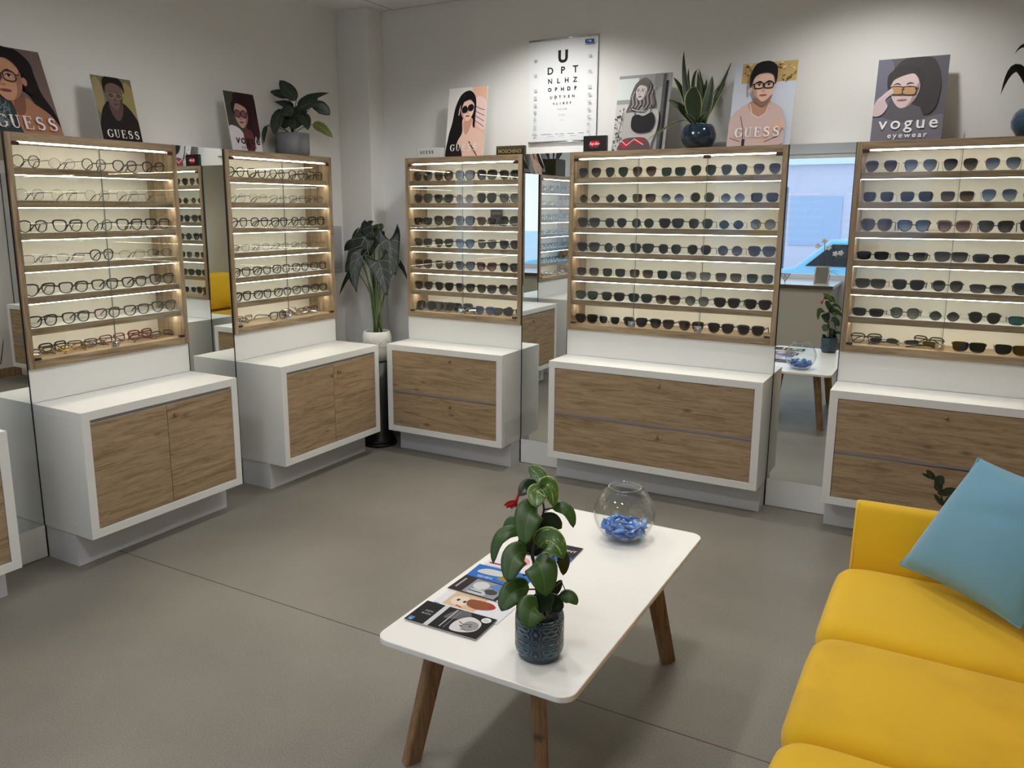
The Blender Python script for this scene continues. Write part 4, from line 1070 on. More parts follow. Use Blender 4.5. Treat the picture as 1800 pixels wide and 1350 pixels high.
def leaf(mb, a, c, b, width, nrm, prof='oval', fold=.25, mi=0, lobe=0, wave=0, cup=0, n=12, m_=6):
    """blade from a to b through control point c; nrm is the side the face looks to"""
    a, b, c, nrm = Vector(a), Vector(b), Vector(c), Vector(nrm)
    vs, uv = [], []
    for i in range(n + 1):
        t = i / n; p = a * (1 - t) ** 2 + c * 2 * t * (1 - t) + b * t * t
        T = ((c - a) * (1 - t) + (b - c) * t).normalized(); sd = T.cross(nrm)
        if sd.length < 1e-4: sd = T.orthogonal()
        sd.normalize(); N = sd.cross(T).normalized(); w_ = PROF[prof](min(.999, max(.001, t))) * width / 2
        for j in range(m_ + 1):
            s_ = 2 * j / m_ - 1
            q = p + sd * (s_ * w_) + N * (abs(s_) * w_ * fold) + N * (wave * w_ * math.sin(t * 19 + s_ * 2) * abs(s_)) - N * cup * w_ * (s_ * s_)
            if lobe: q = q - T * (lobe * abs(s_) ** 1.6 * (1 - t) ** 4)
            vs.append(q); uv.append(((s_ + 1) / 2, t))
    k = m_ + 1
    mb.add(vs, [(i * k + j, i * k + j + 1, (i + 1) * k + j + 1, (i + 1) * k + j) for i in range(n) for j in range(m_)], mi, uv, True)

def bez(a, c, b, n=10):
    a, b, c = Vector(a), Vector(b), Vector(c)
    return [a * (1 - t) ** 2 + c * 2 * t * (1 - t) + b * t * t for t in [i / n for i in range(n + 1)]]

TOCAM = -FW
def solid(o, th=.0012):
    md = o.modifiers.new('solidify', 'SOLIDIFY'); md.thickness = th; md.offset = 0
    return o

def local_mb(mb, origin):
    mb.v = [(x - origin[0], y - origin[1], z - origin[2]) for x, y, z in mb.v]; return mb

# -- prayer plant on the display left of the corner
O1 = (-.125, -.523, ZT + .001)
t = thing('potted_plant', 'dark leaved prayer plant in grey pot on the display left of corner', 'plant', O1, 0)
MB().lathe([(.088, 0), (.103, .01), (.106, .14), (.100, .142), (.097, .13), (.0, .13)], 40).build('pot', [pm('pot_grey', rgb(128, 130, 134), .55, bump=90, bstr=.3)], t)
MB().lathe([(.096, .131), (.0, .136)], 30).build('soil', SOIL, t)
PRAY = leaf_mat('prayer_leaf', rgb(36, 48, 36), rgb(78, 96, 70), .04, 0, .1, None, .1, 0, .4, rgb(48, 34, 38))
PRAYL = leaf_mat('prayer_leaf_light', rgb(86, 98, 40), rgb(140, 146, 84), .05, 7, .12)
def P1(x, y, dd=0):        # pixel of the close view (450,130)-(600,270), 9.64 px per picture pixel
    return at(450 + x / 9.64, 130 + y / 9.64, 5.11 + dd)
mb = MB(); st = MB(); base1 = Vector((O1[0], O1[1], O1[2] + .13))
for (a, c, b, w_, dd, dt, mi, pr) in [
        ((680, 450), (560, 300), (400, 110), .085, -.02, -.02, 0, 'oval'), ((560, 400), (420, 330), (240, 300), .055, .0, .02, 0, 'oval'),
        ((700, 560), (860, 380), (1240, 320), .055, .03, .10, 0, 'lance'), ((700, 600), (860, 520), (1050, 420), .07, -.06, -.1, 0, 'oval'),
        ((940, 560), (1100, 520), (1250, 700), .085, .0, .04, 0, 'oval'), ((960, 860), (1080, 850), (1300, 1080), .06, -.04, -.06, 1, 'oval'),
        ((640, 560), (520, 500), (310, 470), .05, .05, .1, 0, 'lance'), ((640, 640), (540, 600), (450, 720), .08, -.05, -.08, 0, 'oval'),
        ((440, 620), (330, 760), (320, 1030), .075, -.05, -.1, 0, 'oval'), ((190, 880), (130, 940), (135, 1170), .028, .0, .0, 0, 'oval'),
        ((720, 700), (860, 720), (880, 950), .07, -.06, -.1, 0, 'oval'), ((560, 700), (500, 820), (480, 930), .09, .0, -.06, 0, 'oval'),
        ((640, 720), (680, 820), (650, 930), .11, -.03, -.06, 0, 'oval'), ((480, 640), (360, 680), (300, 760), .06, .04, .06, 0, 'oval'),
        ((650, 560), (640, 640), (560, 760), .10, .0, -.03, 0, 'oval'), ((660, 560), (760, 640), (840, 700), .09, .02, .0, 0, 'oval')]:
    A, C_, B2 = P1(*a, dd), P1(*c, (dd + dt) / 2), P1(*b, dt)
    leaf(mb, A, C_, B2, w_ * 1.05, TOCAM + Vector((0, 0, .25)), pr, .15, mi, wave=.06)
    mid = (A + base1) / 2 + Vector((0, 0, .03)); st.tube(bez(base1, mid, A, 8), .0022, 6)
st.tube(bez(base1, P1(300, 760), P1(190, 880), 8), .002, 6)
solid(local_mb(mb, O1).build('foliage', [PRAY, PRAYL], t)); local_mb(st, O1).build('stem', [pm('stem_dark', rgb(44, 50, 34), .5)], t)

# -- snake plant in blue pot
O2 = (2.325, .115, ZT + .001)
t = thing('potted_plant', 'snake plant with yellow edged leaves in round dark blue pot', 'plant', O2)
NAVY = pm('pot_navy', rgb(22, 44, 62), .12, coat=.6, bump=30, bstr=.25)
MB().lathe([(.055, 0), (.075, .012), (.095, .05), (.097, .075), (.085, .115), (.072, .132), (.066, .132), (.078, .11), (.0, .108)], 44).build('pot', NAVY, t)
MB().lathe([(.076, .109), (.0, .114)], 30).build('soil', SOIL, t)
SNAKE = leaf_mat('snake_leaf', rgb(48, 66, 42), rgb(150, 156, 100), .0, 0, .1, True, .12, 0, .4)
def P2(x, y, dd=0): return at(1150 + x / 7.106, 80 + y / 7.106, 4.545 + dd)
mb = MB()
for (a, c, b, w_, dd, dt, nx) in [((500, 960), (350, 560), (370, 65), .045, 0, 0, 0), ((520, 960), (430, 400), (540, 300), .03, .03, .05, .3),
        ((530, 960), (430, 640), (525, 520), .1, -.06, -.09, 0), ((500, 960), (330, 500), (240, 400), .05, 0, .05, .4), ((480, 960), (300, 720), (170, 680), .055, -.03, -.04, .2),
        ((600, 960), (700, 620), (725, 380), .062, -.02, -.02, -.1), ((620, 960), (760, 640), (1025, 255), .036, .0, .06, -.5), ((560, 960), (640, 620), (560, 290), .035, .05, .06, .2),
        ((560, 960), (560, 640), (545, 330), .06, .02, .03, .5), ((600, 960), (600, 700), (660, 430), .06, .03, .05, -.3), ((520, 980), (450, 900), (390, 850), .03, -.05, -.07, .4),
        ((550, 960), (590, 900), (655, 825), .03, -.06, -.09, -.4), ((620, 970), (720, 640), (860, 470), .045, .02, .02, -.2), ((480, 970), (400, 640), (430, 280), .035, .04, .05, .1)]:
    leaf(mb, P2(*a, dd * .4), P2(*c, dd), P2(*b, dt), w_, TOCAM + RT * nx, 'sword' if w_ < .07 else 'oval', .25, 0)
leaf(mb, P2(420, 945, -.03), P2(330, 900, -.09), P2(-100, 1190, -.12), .028, Vector((0, 0, 1)) + TOCAM * .3, 'lance', .3, 0)
mb.v = [(x, min(y, .232 - .01 * random.random()), z) for x, y, z in mb.v]
solid(local_mb(mb, O2).build('foliage', SNAKE, t), .002)

# -- plant cut by the right edge, on the last display
O5 = (3.905, .12, ZT + .001)
t = thing('potted_plant', 'drooping dark plant in textured blue pot cut by the right edge', 'plant', O5)
MB().lathe([(.060, 0), (.072, .01), (.094, .045), (.098, .075), (.086, .11), (.068, .13), (.062, .13), (.075, .11), (0, .108)], 22).build('pot', [pm('pot_blue_tex', rgb(24, 62, 84), .2, coat=.5, bump=55, bstr=.9)], t)
MB().lathe([(.073, .109), (.0, .114)], 24).build('soil', SOIL, t)
mb = MB(); c0 = Vector((O5[0], O5[1], O5[2] + .11))
DARKL = leaf_mat('dark_leaf', rgb(30, 32, 30), rgb(86, 84, 60), .0, 0, .1, True, .05)
d5 = (c0 - CAM).dot(FW)
leaf(mb, c0, at(1790, 60, d5), at(1759, 166, d5 - .03), .045, TOCAM, 'lance', .2)
leaf(mb, c0, at(1820, 40, d5), at(1784, 94, d5 - .02), .03, TOCAM, 'lance', .2)
for k in range(7):
    q = .9 * k; leaf(mb, c0, c0 + Vector((.06 * math.cos(q) + .03, .03 * math.sin(q), .25)), c0 + Vector((.2 * abs(math.cos(q)) + .03, .06 * math.sin(q), .2 + .03 * k)), .045, TOCAM, 'lance', .2)
solid(local_mb(mb, O5).build('foliage', DARKL, t))

# planter on the leftmost display, seen in the mirror
O6 = (-.12, -3.33, ZT + .001)
t = thing('potted_plant', 'small plant in square olive planter on the leftmost display, seen in mirror', 'plant', O6)
MB().prismz([(-.09, -.12), (.09, -.12), (.09, .12), (-.09, .12)], 0, .17).build('pot', [pm('planter_olive', rgb(58, 56, 38), .5)], t, bevel=.006)
MB().prismz([(-.08, -.11), (.08, -.11), (.08, .11), (-.08, .11)], .17, .174).build('soil', SOIL, t)
mb = MB()
for k in range(9):
    q = 2.4 * k; b_ = Vector((.05 * math.cos(q), .06 * math.sin(q), .17)); leaf(mb, b_, b_ + Vector((.03 * math.cos(q), .04 * math.sin(q), .1)), b_ + Vector((.09 * math.cos(q), .1 * math.sin(q), .12 + .01 * k)), .04, (1, 0, .4), 'lance', .2)
solid(mb.build('foliage', DARKL, t))

# -- alocasia in the corner on a black pedestal
PX, PY = .195, -.115
t = thing('pedestal', 'black column pedestal standing in the corner under the white face pot', 'pedestal', (PX, PY, 0))
MB().lathe([(.112, 0), (.112, .05), (.1, .055), (.1, .598), (0, .598)], 40).build('column', [pm('pedestal_black', rgb(14, 16, 21), .4)], t)
MB().lathe([(.125, 0), (.125, .02), (.1125, .021), (.1125, .0005)], 40).build('base_ring', [pm('pedestal_black', rgb(14, 16, 21), .4)], t)
O3 = (PX, PY, .599)
t = thing('potted_plant', 'tall alocasia with white veined arrow leaves in white face pot', 'plant', O3)
PW = pm('pot_white', rgb(216, 214, 208), .4)
MB().lathe([(.062, 0), (.075, .01), (.088, .06), (.100, .12), (.104, .165), (.092, .208), (.086, .214), (.080, .208), (.09, .17), (0, .165)], 44).build('pot', PW, t)
MB().lathe([(.086, .192), (.0, .196)], 30).build('soil', SOIL, t)
fd = (Vector((CAM.x, CAM.y, 0)) - Vector((PX, PY, 0))).normalized(); fs_ = Vector((-fd.y, fd.x, 0))
def onpot(a, z, r, out=.001):   # a: angle from the side that looks to the room
    d_ = fd * math.cos(a) + fs_ * math.sin(a); return d_ * (r + out) + Vector((0, 0, z))
fc = MB()
for sg in (-1, 1):
    fc.tube([onpot(sg * (.18 + .1 * k), .135 + .028 * math.sin(PI * k / 7), .102) for k in range(8)], .0022, 6)       # brow
    fc.tube([onpot(sg * (.22 + .075 * k), .122 - .012 * math.sin(PI * k / 7), .101) for k in range(8)], .0016, 6)    # closed eye
fc.tube([onpot(.03 * math.sin(k), .142 - .011 * k, .1 - .001 * k, .002 + .0016 * k) for k in range(6)], [.002, .003, .004, .005, .006, .005], 8)
fc.tube([onpot(-.16 + .064 * k, .052 + .003 * math.cos(k * 1.5), .087, .002) for k in range(6)], [.002, .005, .006, .006, .005, .002], 8)
fc.tube([onpot(-.12 + .05 * k, .041, .084, .002) for k in range(6)], [.002, .004, .005, .005, .004, .002], 8)
fc.build('face_relief', PW, t)
ALO = leaf_mat('alocasia_leaf', rgb(10, 26, 19), rgb(104, 122, 100), .020, 4, .045, True, .025, 0, .42, rgb(40, 60, 34))
dal = (Vector(O3) - CAM).dot(FW)
def P3(x, y, dd=0): return at(580 + x / 9, 370 + y / 9, dal + dd)
mb = MB(); st = MB()
root = Vector((PX, PY, O3[2] + .19))
for (a, c, b, w_, dd, dt, lb, nx) in [
        ((940, 460), (960, 700), (1040, 1030), .155, -.08, -.10, .11, .1), ((770, 790), (840, 1000), (900, 1345), .17, -.14, -.18, .07, .0),
        ((510, 730), (330, 760), (420, 1310), .13, -.03, -.06, .06, .2), ((440, 590), (330, 480), (230, 640), .12, .0, .04, .05, .4), ((560, 420), (420, 700), (240, 980), .17, -.03, -.02, .04, .3),
        ((680, 250), (620, 420), (680, 700), .17, .03, .0, .03, -.2), ((640, 260), (560, 270), (450, 330), .09, .05, .06, .03, .0), ((480, 800), (260, 980), (150, 1340), .055, .06, .08, .02, 1.2),
        ((360, 900), (330, 1050), (430, 1290), .08, .02, .03, .04, .3), ((520, 420), (470, 560), (540, 800), .14, .04, .03, .04, -.1), ((1100, 830), (1180, 930), (1235, 1120), .05, .04, .06, .02, -1.2), ((700, 330), (640, 480), (600, 760), .16, .06, .06, .03, .1), ((830, 240), (760, 235), (640, 250), .03, -.02, .0, .0, 0)]:
    A, C_, B2 = P3(*a, dd), P3(*c, (dd + dt) / 2), P3(*b, dt)
    leaf(mb, A, C_, B2, w_ * 1.15, TOCAM + RT * nx + Vector((0, 0, .2)), 'arrow', .12, 0, lobe=lb, wave=.05, m_=8)
    foot = root + Vector((random.uniform(-.03, .03), random.uniform(-.03, .03), 0)); md = Vector((foot.x * .7 + A.x * .3, foot.y * .7 + A.y * .3, (foot.z + A.z) / 2 + .12))
    st.tube(bez(foot, md, A, 10), [.0075 - .0005 * i for i in range(11)], 8)
solid(local_mb(mb, O3).build('foliage', ALO, t), .0015); local_mb(st, O3).build('stem', [pm('stem_green', rgb(84, 98, 56), .45)], t)

# ------------------------------------------------------------------ coffee table
TX, TY, TH = 2.632, -2.295, .455
t = thing('coffee_table', 'white rounded coffee table on splayed oak legs in the foreground', 'table', (TX, TY, 0))
hw, hl, r = .305, .602, .045
out = []
for cx_, cy_, a0 in ((hw - r, hl - r, 0), (-hw + r, hl - r, 90), (-hw + r, -hl + r, 180), (hw - r, -hl + r, 270)):
    out += [(cx_ + r * math.cos(math.radians(a0 + 11.25 * k)), cy_ + r * math.sin(math.radians(a0 + 11.25 * k))) for k in range(9)]
MB().prismz(out, TH - .018, TH).build('tabletop', WHITE2, t, bevel=.003, seg=3)
for sx, sy, ta, tb in ((-1, -1, (-.20, -.40), (-.262, -.49)), (1, -1, (.131, -.435), (.18, -.48)), (1, 1, (.17, .37), (.237, .448)), (-1, 1, (-.17, .37), (-.225, .45))):
    a = Vector((ta[0], ta[1], TH - .0185)); b_ = Vector((tb[0], tb[1], 0)); q = MB(); vs = []
    ax = Vector((sx * .47, sy * .88, 0)).normalized(); ay = Vector((-ax.y, ax.x, 0))
    for p_, w_, d_ in ((b_, .027, .019), (a * .55 + b_ * .45, .030, .021), (a, .033, .023)):
        for k in range(16):
            an = 2 * PI * k / 16; cc, ss = math.cos(an), math.sin(an)
            vs.append(p_ + ax * math.copysign(abs(cc) ** .4, cc) * w_ + ay * math.copysign(abs(ss) ** .4, ss) * d_)
    q.add(vs, [(16 * i + k, 16 * i + (k + 1) % 16, 16 * i + 16 + (k + 1) % 16, 16 * i + 16 + k) for i in range(2) for k in range(16)] + [tuple(range(16))[::-1], tuple(range(32, 48))])
    q.build('leg', LEGW, t, bevel=.002)
for sx in (-1, 1): MB().box(sx * .15 - .018, sx * .15 + .018, -.30, .30, TH - .034, TH - .0185).build('under_rail', LEGW, t)
TP = TH + .0004

# flyers
def flyer(label, cx_, cy_, rot, w_, h_, draw, z=0):
    t = thing('flyer', label, 'flyer', (cx_, cy_, TP + z), 0, 'flyers fanned out on the coffee table')
    t.rotation_euler = (-PI / 2 + 0, 0, 0)
    t.rotation_euler = (0, 0, rot)
    MB().box(-w_ / 2, w_ / 2, -h_ / 2, h_ / 2, 0, .0012).build('sheet', CARD, t)
    p = Print(w_, h_, 0, .00008); draw(p)
    p.mb.v = [(x, z_ - h_ / 2, .0014 - y) for x, y, z_ in p.mb.v]
    p.build(t)
    return t
K = (26, 24, 27)
def f_black(p):
    p.rect(0, 1, 0, 1, K); p.rect(.27, .335, 0, 1, (206, 206, 208)); p.text('DEIN', .17, .55, .05, (196, 196, 198)); p.text('BLICK', .17, .42, .05, (196, 196, 198)); p.rect(.03, .1, .04, .2, (90, 130, 180)); p.text('er', .065, .07, .04, (235, 240, 245))
    p.poly([(.4, .5), (.46, .9), (.62, 1), (.7, .75), (.6, .6)], (96, 94, 98)); p.rect(.46, .475, .1, .95, (190, 190, 192)); p.rect(.52, .527, .1, .9, (150, 150, 152))
    p.poly([(.6, .12), (.58, .5), (.7, .8), (.88, .66), (.9, .3), (.76, .1)], (214, 210, 210)); p.poly([(.7, .3), (.72, .6), (.84, .62), (.9, .4), (.82, .2)], (150, 146, 148)); p.line([(.62, .5), (.7, .42), (.8, .5)], .012, (30, 28, 30)); p.ell(.69, .34, .02, .012, (30, 28, 30)); p.ell(.80, .4, .02, .012, (30, 28, 30)); p.line([(.72, .2), (.78, .24)], .012, (60, 50, 52))
    p.ell(.90, .82, .062, .062, (226, 226, 228)); p.text('20%', .90, .78, .045, (120, 120, 126))
def f_white(p):
    p.rect(0, 1, 0, 1, (226, 226, 232)); p.rect(.12, .6, .25, 1, (214, 186, 152)); p.ell(.3, .6, .13, .13, (228, 212, 196)); p.ell(.26, .62, .022, .03, (50, 36, 34)); p.ell(.36, .6, .022, .03, (50, 36, 34)); p.poly([(.4, .8), (.7, .85), (.78, .6), (.6, .4), (.42, .5)], (142, 78, 48)); p.ell(.74, .68, .05, .05, (168, 44, 44)); p.line([(.3, .36), (.4, .3)], .02, (196, 30, 60))
    p.rect(.02, .1, .1, .22, (120, 150, 196)); p.rect(.03, .5, .04, .1, (150, 150, 158))
def f_city(p):
    p.rect(0, 1, 0, 1, (44, 36, 36)); p.rect(.22, .74, .06, .94, (150, 150, 158)); p.ell(.38, .62, .12, .12, (206, 208, 212)); p.ell(.6, .4, .1, .08, (70, 64, 66)); p.poly([(.3, .1), (.32, .34), (.5, .36), (.56, .12)], (196, 196, 200)); p.poly([(.5, .7), (.6, .92), (.74, .8), (.7, .5)], (94, 130, 186)); p.rect(.28, .5, .2, .25, (40, 34, 36)); p.rect(.8, .83, 0, 1, (224, 224, 226)); p.rect(.88, .92, 0, 1, (224, 224, 226)); p.rect(.06, .09, .2, .8, (170, 166, 168))
def f_blue(p):
    p.rect(0, 1, 0, 1, (44, 108, 190)); p.poly([(.1, .5), (.2, .8), (.5, .8), (.62, .6), (.4, .45)], (206, 206, 204)); p.poly([(.5, .3), (.6, .7), (.8, .6), (.76, .3)], (156, 124, 70)); p.text('SEHEN', .3, .2, .09, (214, 226, 240)); p.rect(.72, 1, .0, .3, (120, 160, 214))
def f_pink(p):
    p.rect(0, 1, 0, 1, (232, 226, 232)); p.ell(.4, .55, .2, .2, (226, 160, 160)); p.ring(.75, .4, .09, .06, .02, (170, 70, 80)); p.rect(.05, .3, .1, .2, (150, 80, 120))
def f_dark(p):
    p.rect(0, 1, 0, 1, (46, 42, 44)); p.text('HORIZONT', .7, .62, .10, (226, 226, 228), .0004); p.poly([(.5, 0), (.55, .4), (1, .3), (1, 0)], (52, 96, 170)); p.rect(.0, .3, .2, .8, (86, 74, 74))
flyer('black flyer with a face, nearest the table corner', 2.468, -2.711, .02, .245, .128, f_black, .0042)
flyer('white flyer with dog and child picture behind the black flyer', 2.478, -2.605, .0, .24, .12, f_white, .0)
flyer('flyer with grey city picture in the middle of the row', 2.462, -2.49, -.02, .225, .112, f_city, .0021)
flyer('blue flyer lying left of the potted plant', 2.452, -2.385, .04, .21, .11, f_blue, .0)
flyer('pale pink flyer half hidden behind the plant leaves', 2.470, -2.262, .03, .23, .12, f_pink, .0)
flyer('dark flyer with white lettering right behind the potted plant', 2.488, -2.118, .05, .235, .14, f_dark, .0021)

# glass bowl with sweets
O7 = (2.688, -1.872, TP)
t = thing('glass_bowl', 'round clear glass fishbowl near the far table end', 'bowl', O7)
gm = clear_pane('bowl_glass', (.965, .975, .97, 1), .9)
R0 = .112; prof = []; a0, a1 = math.radians(-62), math.radians(58); zc_ = R0 * math.sin(math.radians(62)) + .0005
for i in range(22):
    a = a0 + (a1 - a0) * i / 21; prof.append((R0 * math.cos(a), zc_ + R0 * math.sin(a)))
inner = [((R0 - .0026) * math.cos(a0 + (a1 - a0) * i / 21), zc_ + (R0 - .0026) * math.sin(a0 + (a1 - a0) * i / 21)) for i in range(21, -1, -1)]
prof.append((R0 * math.cos(a1) + .0012, prof[-1][1] + .002)); inner[0] = (inner[0][0] - .0005, inner[0][1] + .001)
inner = [(r_, max(z_, .004)) for r_, z_ in inner]
MB().lathe([(0, .0003)] + [(prof[0][0] * .98, .0003)] + prof + inner + [(0, .004)], 64).build('glass', gm, t)
rz_ = prof[-1][1] + .0015; rr_ = prof[-1][0] - .002; q = MB()
q.tube([(rr_ * math.cos(2 * PI * k / 64), rr_ * math.sin(2 * PI * k / 64), rz_) for k in range(65)], .0024, 8, cap=False)
q.build('rim', clear_pane('rim_glass', (.80, .84, .83, 1), 4.0), t)
SWB = [pm('sweet_blue', rgb(52, 112, 196), .25, coat=.4), pm('sweet_blue_light', rgb(92, 148, 220), .25, coat=.4)]
sw = []
def sweet():
    q = MB(); vs = []
    for k, (x, w_, h_) in enumerate(((-.026, .009, .0012), (-.019, .005, .002), (-.015, .008, .005), (0, .009, .0065), (.015, .008, .005), (.019, .005, .002), (.026, .009, .0012))):
        for a in range(8): vs.append((x, w_ * math.cos(a * PI / 4), h_ * math.sin(a * PI / 4)))
    q.add(vs, [(8 * i + a, 8 * i + (a + 1) % 8, 8 * i + 8 + (a + 1) % 8, 8 * i + 8 + a) for i in range(6) for a in range(8)] + [tuple(range(8))[::-1], tuple(range(48, 56))], smooth=False)
    return q
sm_ = [sweet().mesh('wrapped_sweet', [m_]) for m_ in SWB]
cnt = 0
for lay, (zz, rr, nn) in enumerate(((.010, .028, 5), (.018, .054, 9), (.026, .028, 5), (.032, .070, 13), (.042, .040, 8), (.048, .076, 9), (.052, .05, 5))):
    for k in range(nn):
        a = 2 * PI * k / nn + lay * .7 + random.uniform(-.2, .2); r_ = rr * random.uniform(.85, 1.0)
        o = bpy.data.objects.new('wrapped_sweet', sm_[cnt % 3 == 0]); sc.collection.objects.link(o); cnt += 1
        o.location = (O7[0] + r_ * math.cos(a), O7[1] + r_ * math.sin(a), O7[2] + zz + .004 + random.uniform(0, .004))
        tl = .12 if lay < 2 else .45
        o.rotation_euler = (random.uniform(-tl, tl), random.uniform(-tl, tl), a + PI / 2 + random.uniform(-.5, .5))
        o.scale = (1.0, 1.2, 1.0)
        tag(o, 'small sweet in blue wrapper inside the round glass bowl', 'sweet', 'blue wrapped sweets in the glass bowl')

# patterned pot with flowering plant
O4 = (2.775, -2.742, TP)
t = thing('potted_plant', 'bushy green plant with one red flower in patterned blue pot on table', 'plant', O4)
def pot_mat():
    mt, n, l, b = new_mat('pot_blue_pattern')
    tc = n.new('ShaderNodeTexCoord'); sx = n.new('ShaderNodeSeparateXYZ'); l.new(tc.outputs['Object'], sx.inputs[0])
    def M(op, a, b_=None):
        q = n.new('ShaderNodeMath'); q.operation = op
        for i, v in enumerate((a, b_)):
            if v is None: continue
            if isinstance(v, (int, float)): q.inputs[i].default_value = v
            else: l.new(v, q.inputs[i])
        return q.outputs[0]
    an = M('MULTIPLY', M('ARCTAN2', sx.outputs[1], sx.outputs[0]), 5.0); zz = M('MULTIPLY', sx.outputs[2], 2 * PI / .062)
    f = M('ADD', M('COSINE', an), M('COSINE', zz)); g = M('ADD', M('MULTIPLY', M('COSINE', M('MULTIPLY', an, 2)), .5), M('MULTIPLY', M('COSINE', M('MULTIPLY', zz, 2)), .7))
    h = M('ADD', f, g); w_ = M('ABSOLUTE', M('SINE', M('MULTIPLY', h, 2.6)))
    r = ramp(n, [(.15, rgb(74, 112, 128)), (.40, rgb(44, 82, 104)), (.75, rgb(18, 34, 52))]); l.new(w_, r.inputs[0]); l.new(r.outputs[0], b.inputs['Base Color'])
    inv = M('SUBTRACT', 1.0, w_); bp = n.new('ShaderNodeBump'); bp.inputs['Strength'].default_value = .8; bp.inputs['Distance'].default_value = .003; l.new(inv, bp.inputs['Height']); l.new(bp.outputs[0], b.inputs['Normal'])
    b.inputs['Roughness'].default_value = .28; b.inputs['Coat Weight'].default_value = .3
    return mt
MB().lathe([(.052, 0.0003), (.056, .004), (.0575, .014), (.064, .022), (.0665, .034), (.0665, .112), (.065, .124), (.061, .124), (.061, .108), (0, .106)], 56).build('pot', pot_mat(), t)
MB().lathe([(.0605, .107), (.0, .112)], 30).build('soil', SOIL, t)
LF = leaf_mat('lipstick_leaf', rgb(58, 90, 30), rgb(84, 116, 48), .03, 0, .1, None, .1, 0, .38, rgb(62, 82, 48))
LFV = leaf_mat('lipstick_leaf_mottled', rgb(74, 110, 42), rgb(176, 186, 104), .02, 0, .1, True, .07, .38, .36)
LFD = leaf_mat('lipstick_leaf_dark', rgb(28, 50, 28), rgb(44, 72, 40), .03, 0, .1, None, .1, 0, .3, rgb(50, 66, 42))
d4 = (Vector(O4) + Vector((0, 0, .2)) - CAM).dot(FW)
def P4(x, y, dd=0): return at(850 + .2742 * x, 800 + .2742 * y, d4 + dd)
SC4 = .2742 * d4 / FPX
mb = MB()
# base, control, tip in pixels of the close view, width there, depth at base and tip (negative: towards the room), material, facing tweak (right, up)
for (a, c, b, w_, d0, d1, mi, nx, nz) in [
        ((352, 215), (380, 130), (290, 75), 100, .0, .03, 1, -.1, .0), ((335, 205), (280, 170), (232, 262), 80, .0, -.02, 2, -.3, .2), ((372, 215), (330, 230), (345, 335), 110, -.01, -.05, 1, -.1, .3),
        ((378, 215), (430, 130), (450, 335), 100, .0, -.03, 1, .3, .2), ((440, 340), (560, 300), (575, 465), 72, .0, -.03, 0, .3, .6), ((345, 335), (270, 330), (265, 575), 150, -.02, -.07, 0, -.2, .2),
        ((250, 500), (70, 440), (62, 695), 72, .0, -.01, 0, -.5, .5), ((230, 470), (180, 400), (135, 500), 85, .02, .03, 0, -.5, .3), ((385, 510), (400, 370), (500, 470), 110, .0, .0, 2, .2, .1),
        ((360, 590), (420, 480), (515, 660), 145, -.04, -.08, 1, .2, .3), ((275, 625), (180, 600), (160, 815), 140, -.02, -.06, 0, -.3, .3), ((330, 675), (380, 690), (400, 905), 170, -.04, -.09, 0, .1, .3),
        ((470, 640), (530, 640), (510, 770), 80, .02, .02, 2, .4, .1), ((290, 860), (180, 830), (115, 1000), 135, -.02, -.05, 0, -.3, .4), ((350, 970), (300, 960), (290, 1110), 160, -.05, -.09, 0, -.1, .4),
        ((490, 915), (560, 880), (598, 960), 75, .0, -.02, 0, .3, .7), ((350, 880), (370, 920), (370, 1010), 150, -.01, -.04, 2, .0, .2), ((300, 640), (330, 560), (380, 480), 110, .02, .02, 2, .0, .0),
        ((300, 560), (260, 560), (240, 600), 90, .03, .03, 2, -.1, .0), ((440, 900), (470, 850), (500, 800), 50, .03, .04, 2, .2, .0), ((400, 960), (450, 930), (500, 1000), 110, .02, .0, 2, .3, .3), ((300, 980), (250, 960), (230, 1010), 90, .03, .02, 2, -.3, .3)]:
    leaf(mb, P4(*a, d0), P4(*c, (d0 + d1) / 2), P4(*b, d1), w_ * SC4 * 1.22, TOCAM + RT * nx + Vector((0, 0, nz)), 'broad', .12, mi, cup=.12, n=14, m_=8)
solid(local_mb(mb, O4).build('foliage', [LF, LFV, LFD], t), .0016)
st = MB(); top4 = Vector(O4) + Vector((0, 0, .108))
st.tube([top4, P4(345, 900, 0), P4(330, 760, 0), P4(315, 640, 0), P4(325, 540, 0), P4(370, 430, 0), P4(388, 350, 0), P4(370, 220, 0)], [.005, .0048, .0045, .0042, .004, .0036, .003, .002], 8)
st.tube([top4 + Vector((.01, .01, 0)), P4(380, 850, .01), P4(310, 660, .02), P4(300, 560, .02), P4(310, 500, .0)], .003, 8)
for a, b_ in (((315, 640), (275, 625)), ((325, 560), (250, 500)), ((330, 700), (470, 640)), ((340, 860), (290, 860)), ((388, 350), (440, 340)), ((330, 540), (385, 510)), ((325, 600), (360, 590)), ((330, 760), (250, 770))):
    st.tube([P4(*a), P4(*b_)], .0022, 6)
st.tube([P4(480, 900, 0), P4(525, 870, 0), P4(500, 810, .0), P4(440, 860, 0)], .002, 6)
local_mb(st, O4).build('stem', [pm('stem_brown', rgb(52, 50, 34), .5)], t)
fl = MB(); fl.tube([P4(238, 215), P4(225, 250), P4(212, 285), P4(200, 305)], [.0025, .0035, .0045, .008], 10)
for k, (x, y) in enumerate(((130, 325), (145, 340), (175, 345), (205, 335), (185, 310))): leaf(fl, P4(205, 300, .004 * (k - 2)), P4((205 + x) / 2, (295 + y) / 2 - 8, .006 * (k - 2)), P4(x, y, .008 * (k - 2)), .012, TOCAM, 'oval', .3)
fl.tube([P4(205, 320), P4(190, 345), P4(175, 365)], .0006, 5)
local_mb(fl, O4).build('flower', [pm('flower_red', rgb(190, 24, 34), .4)], t)

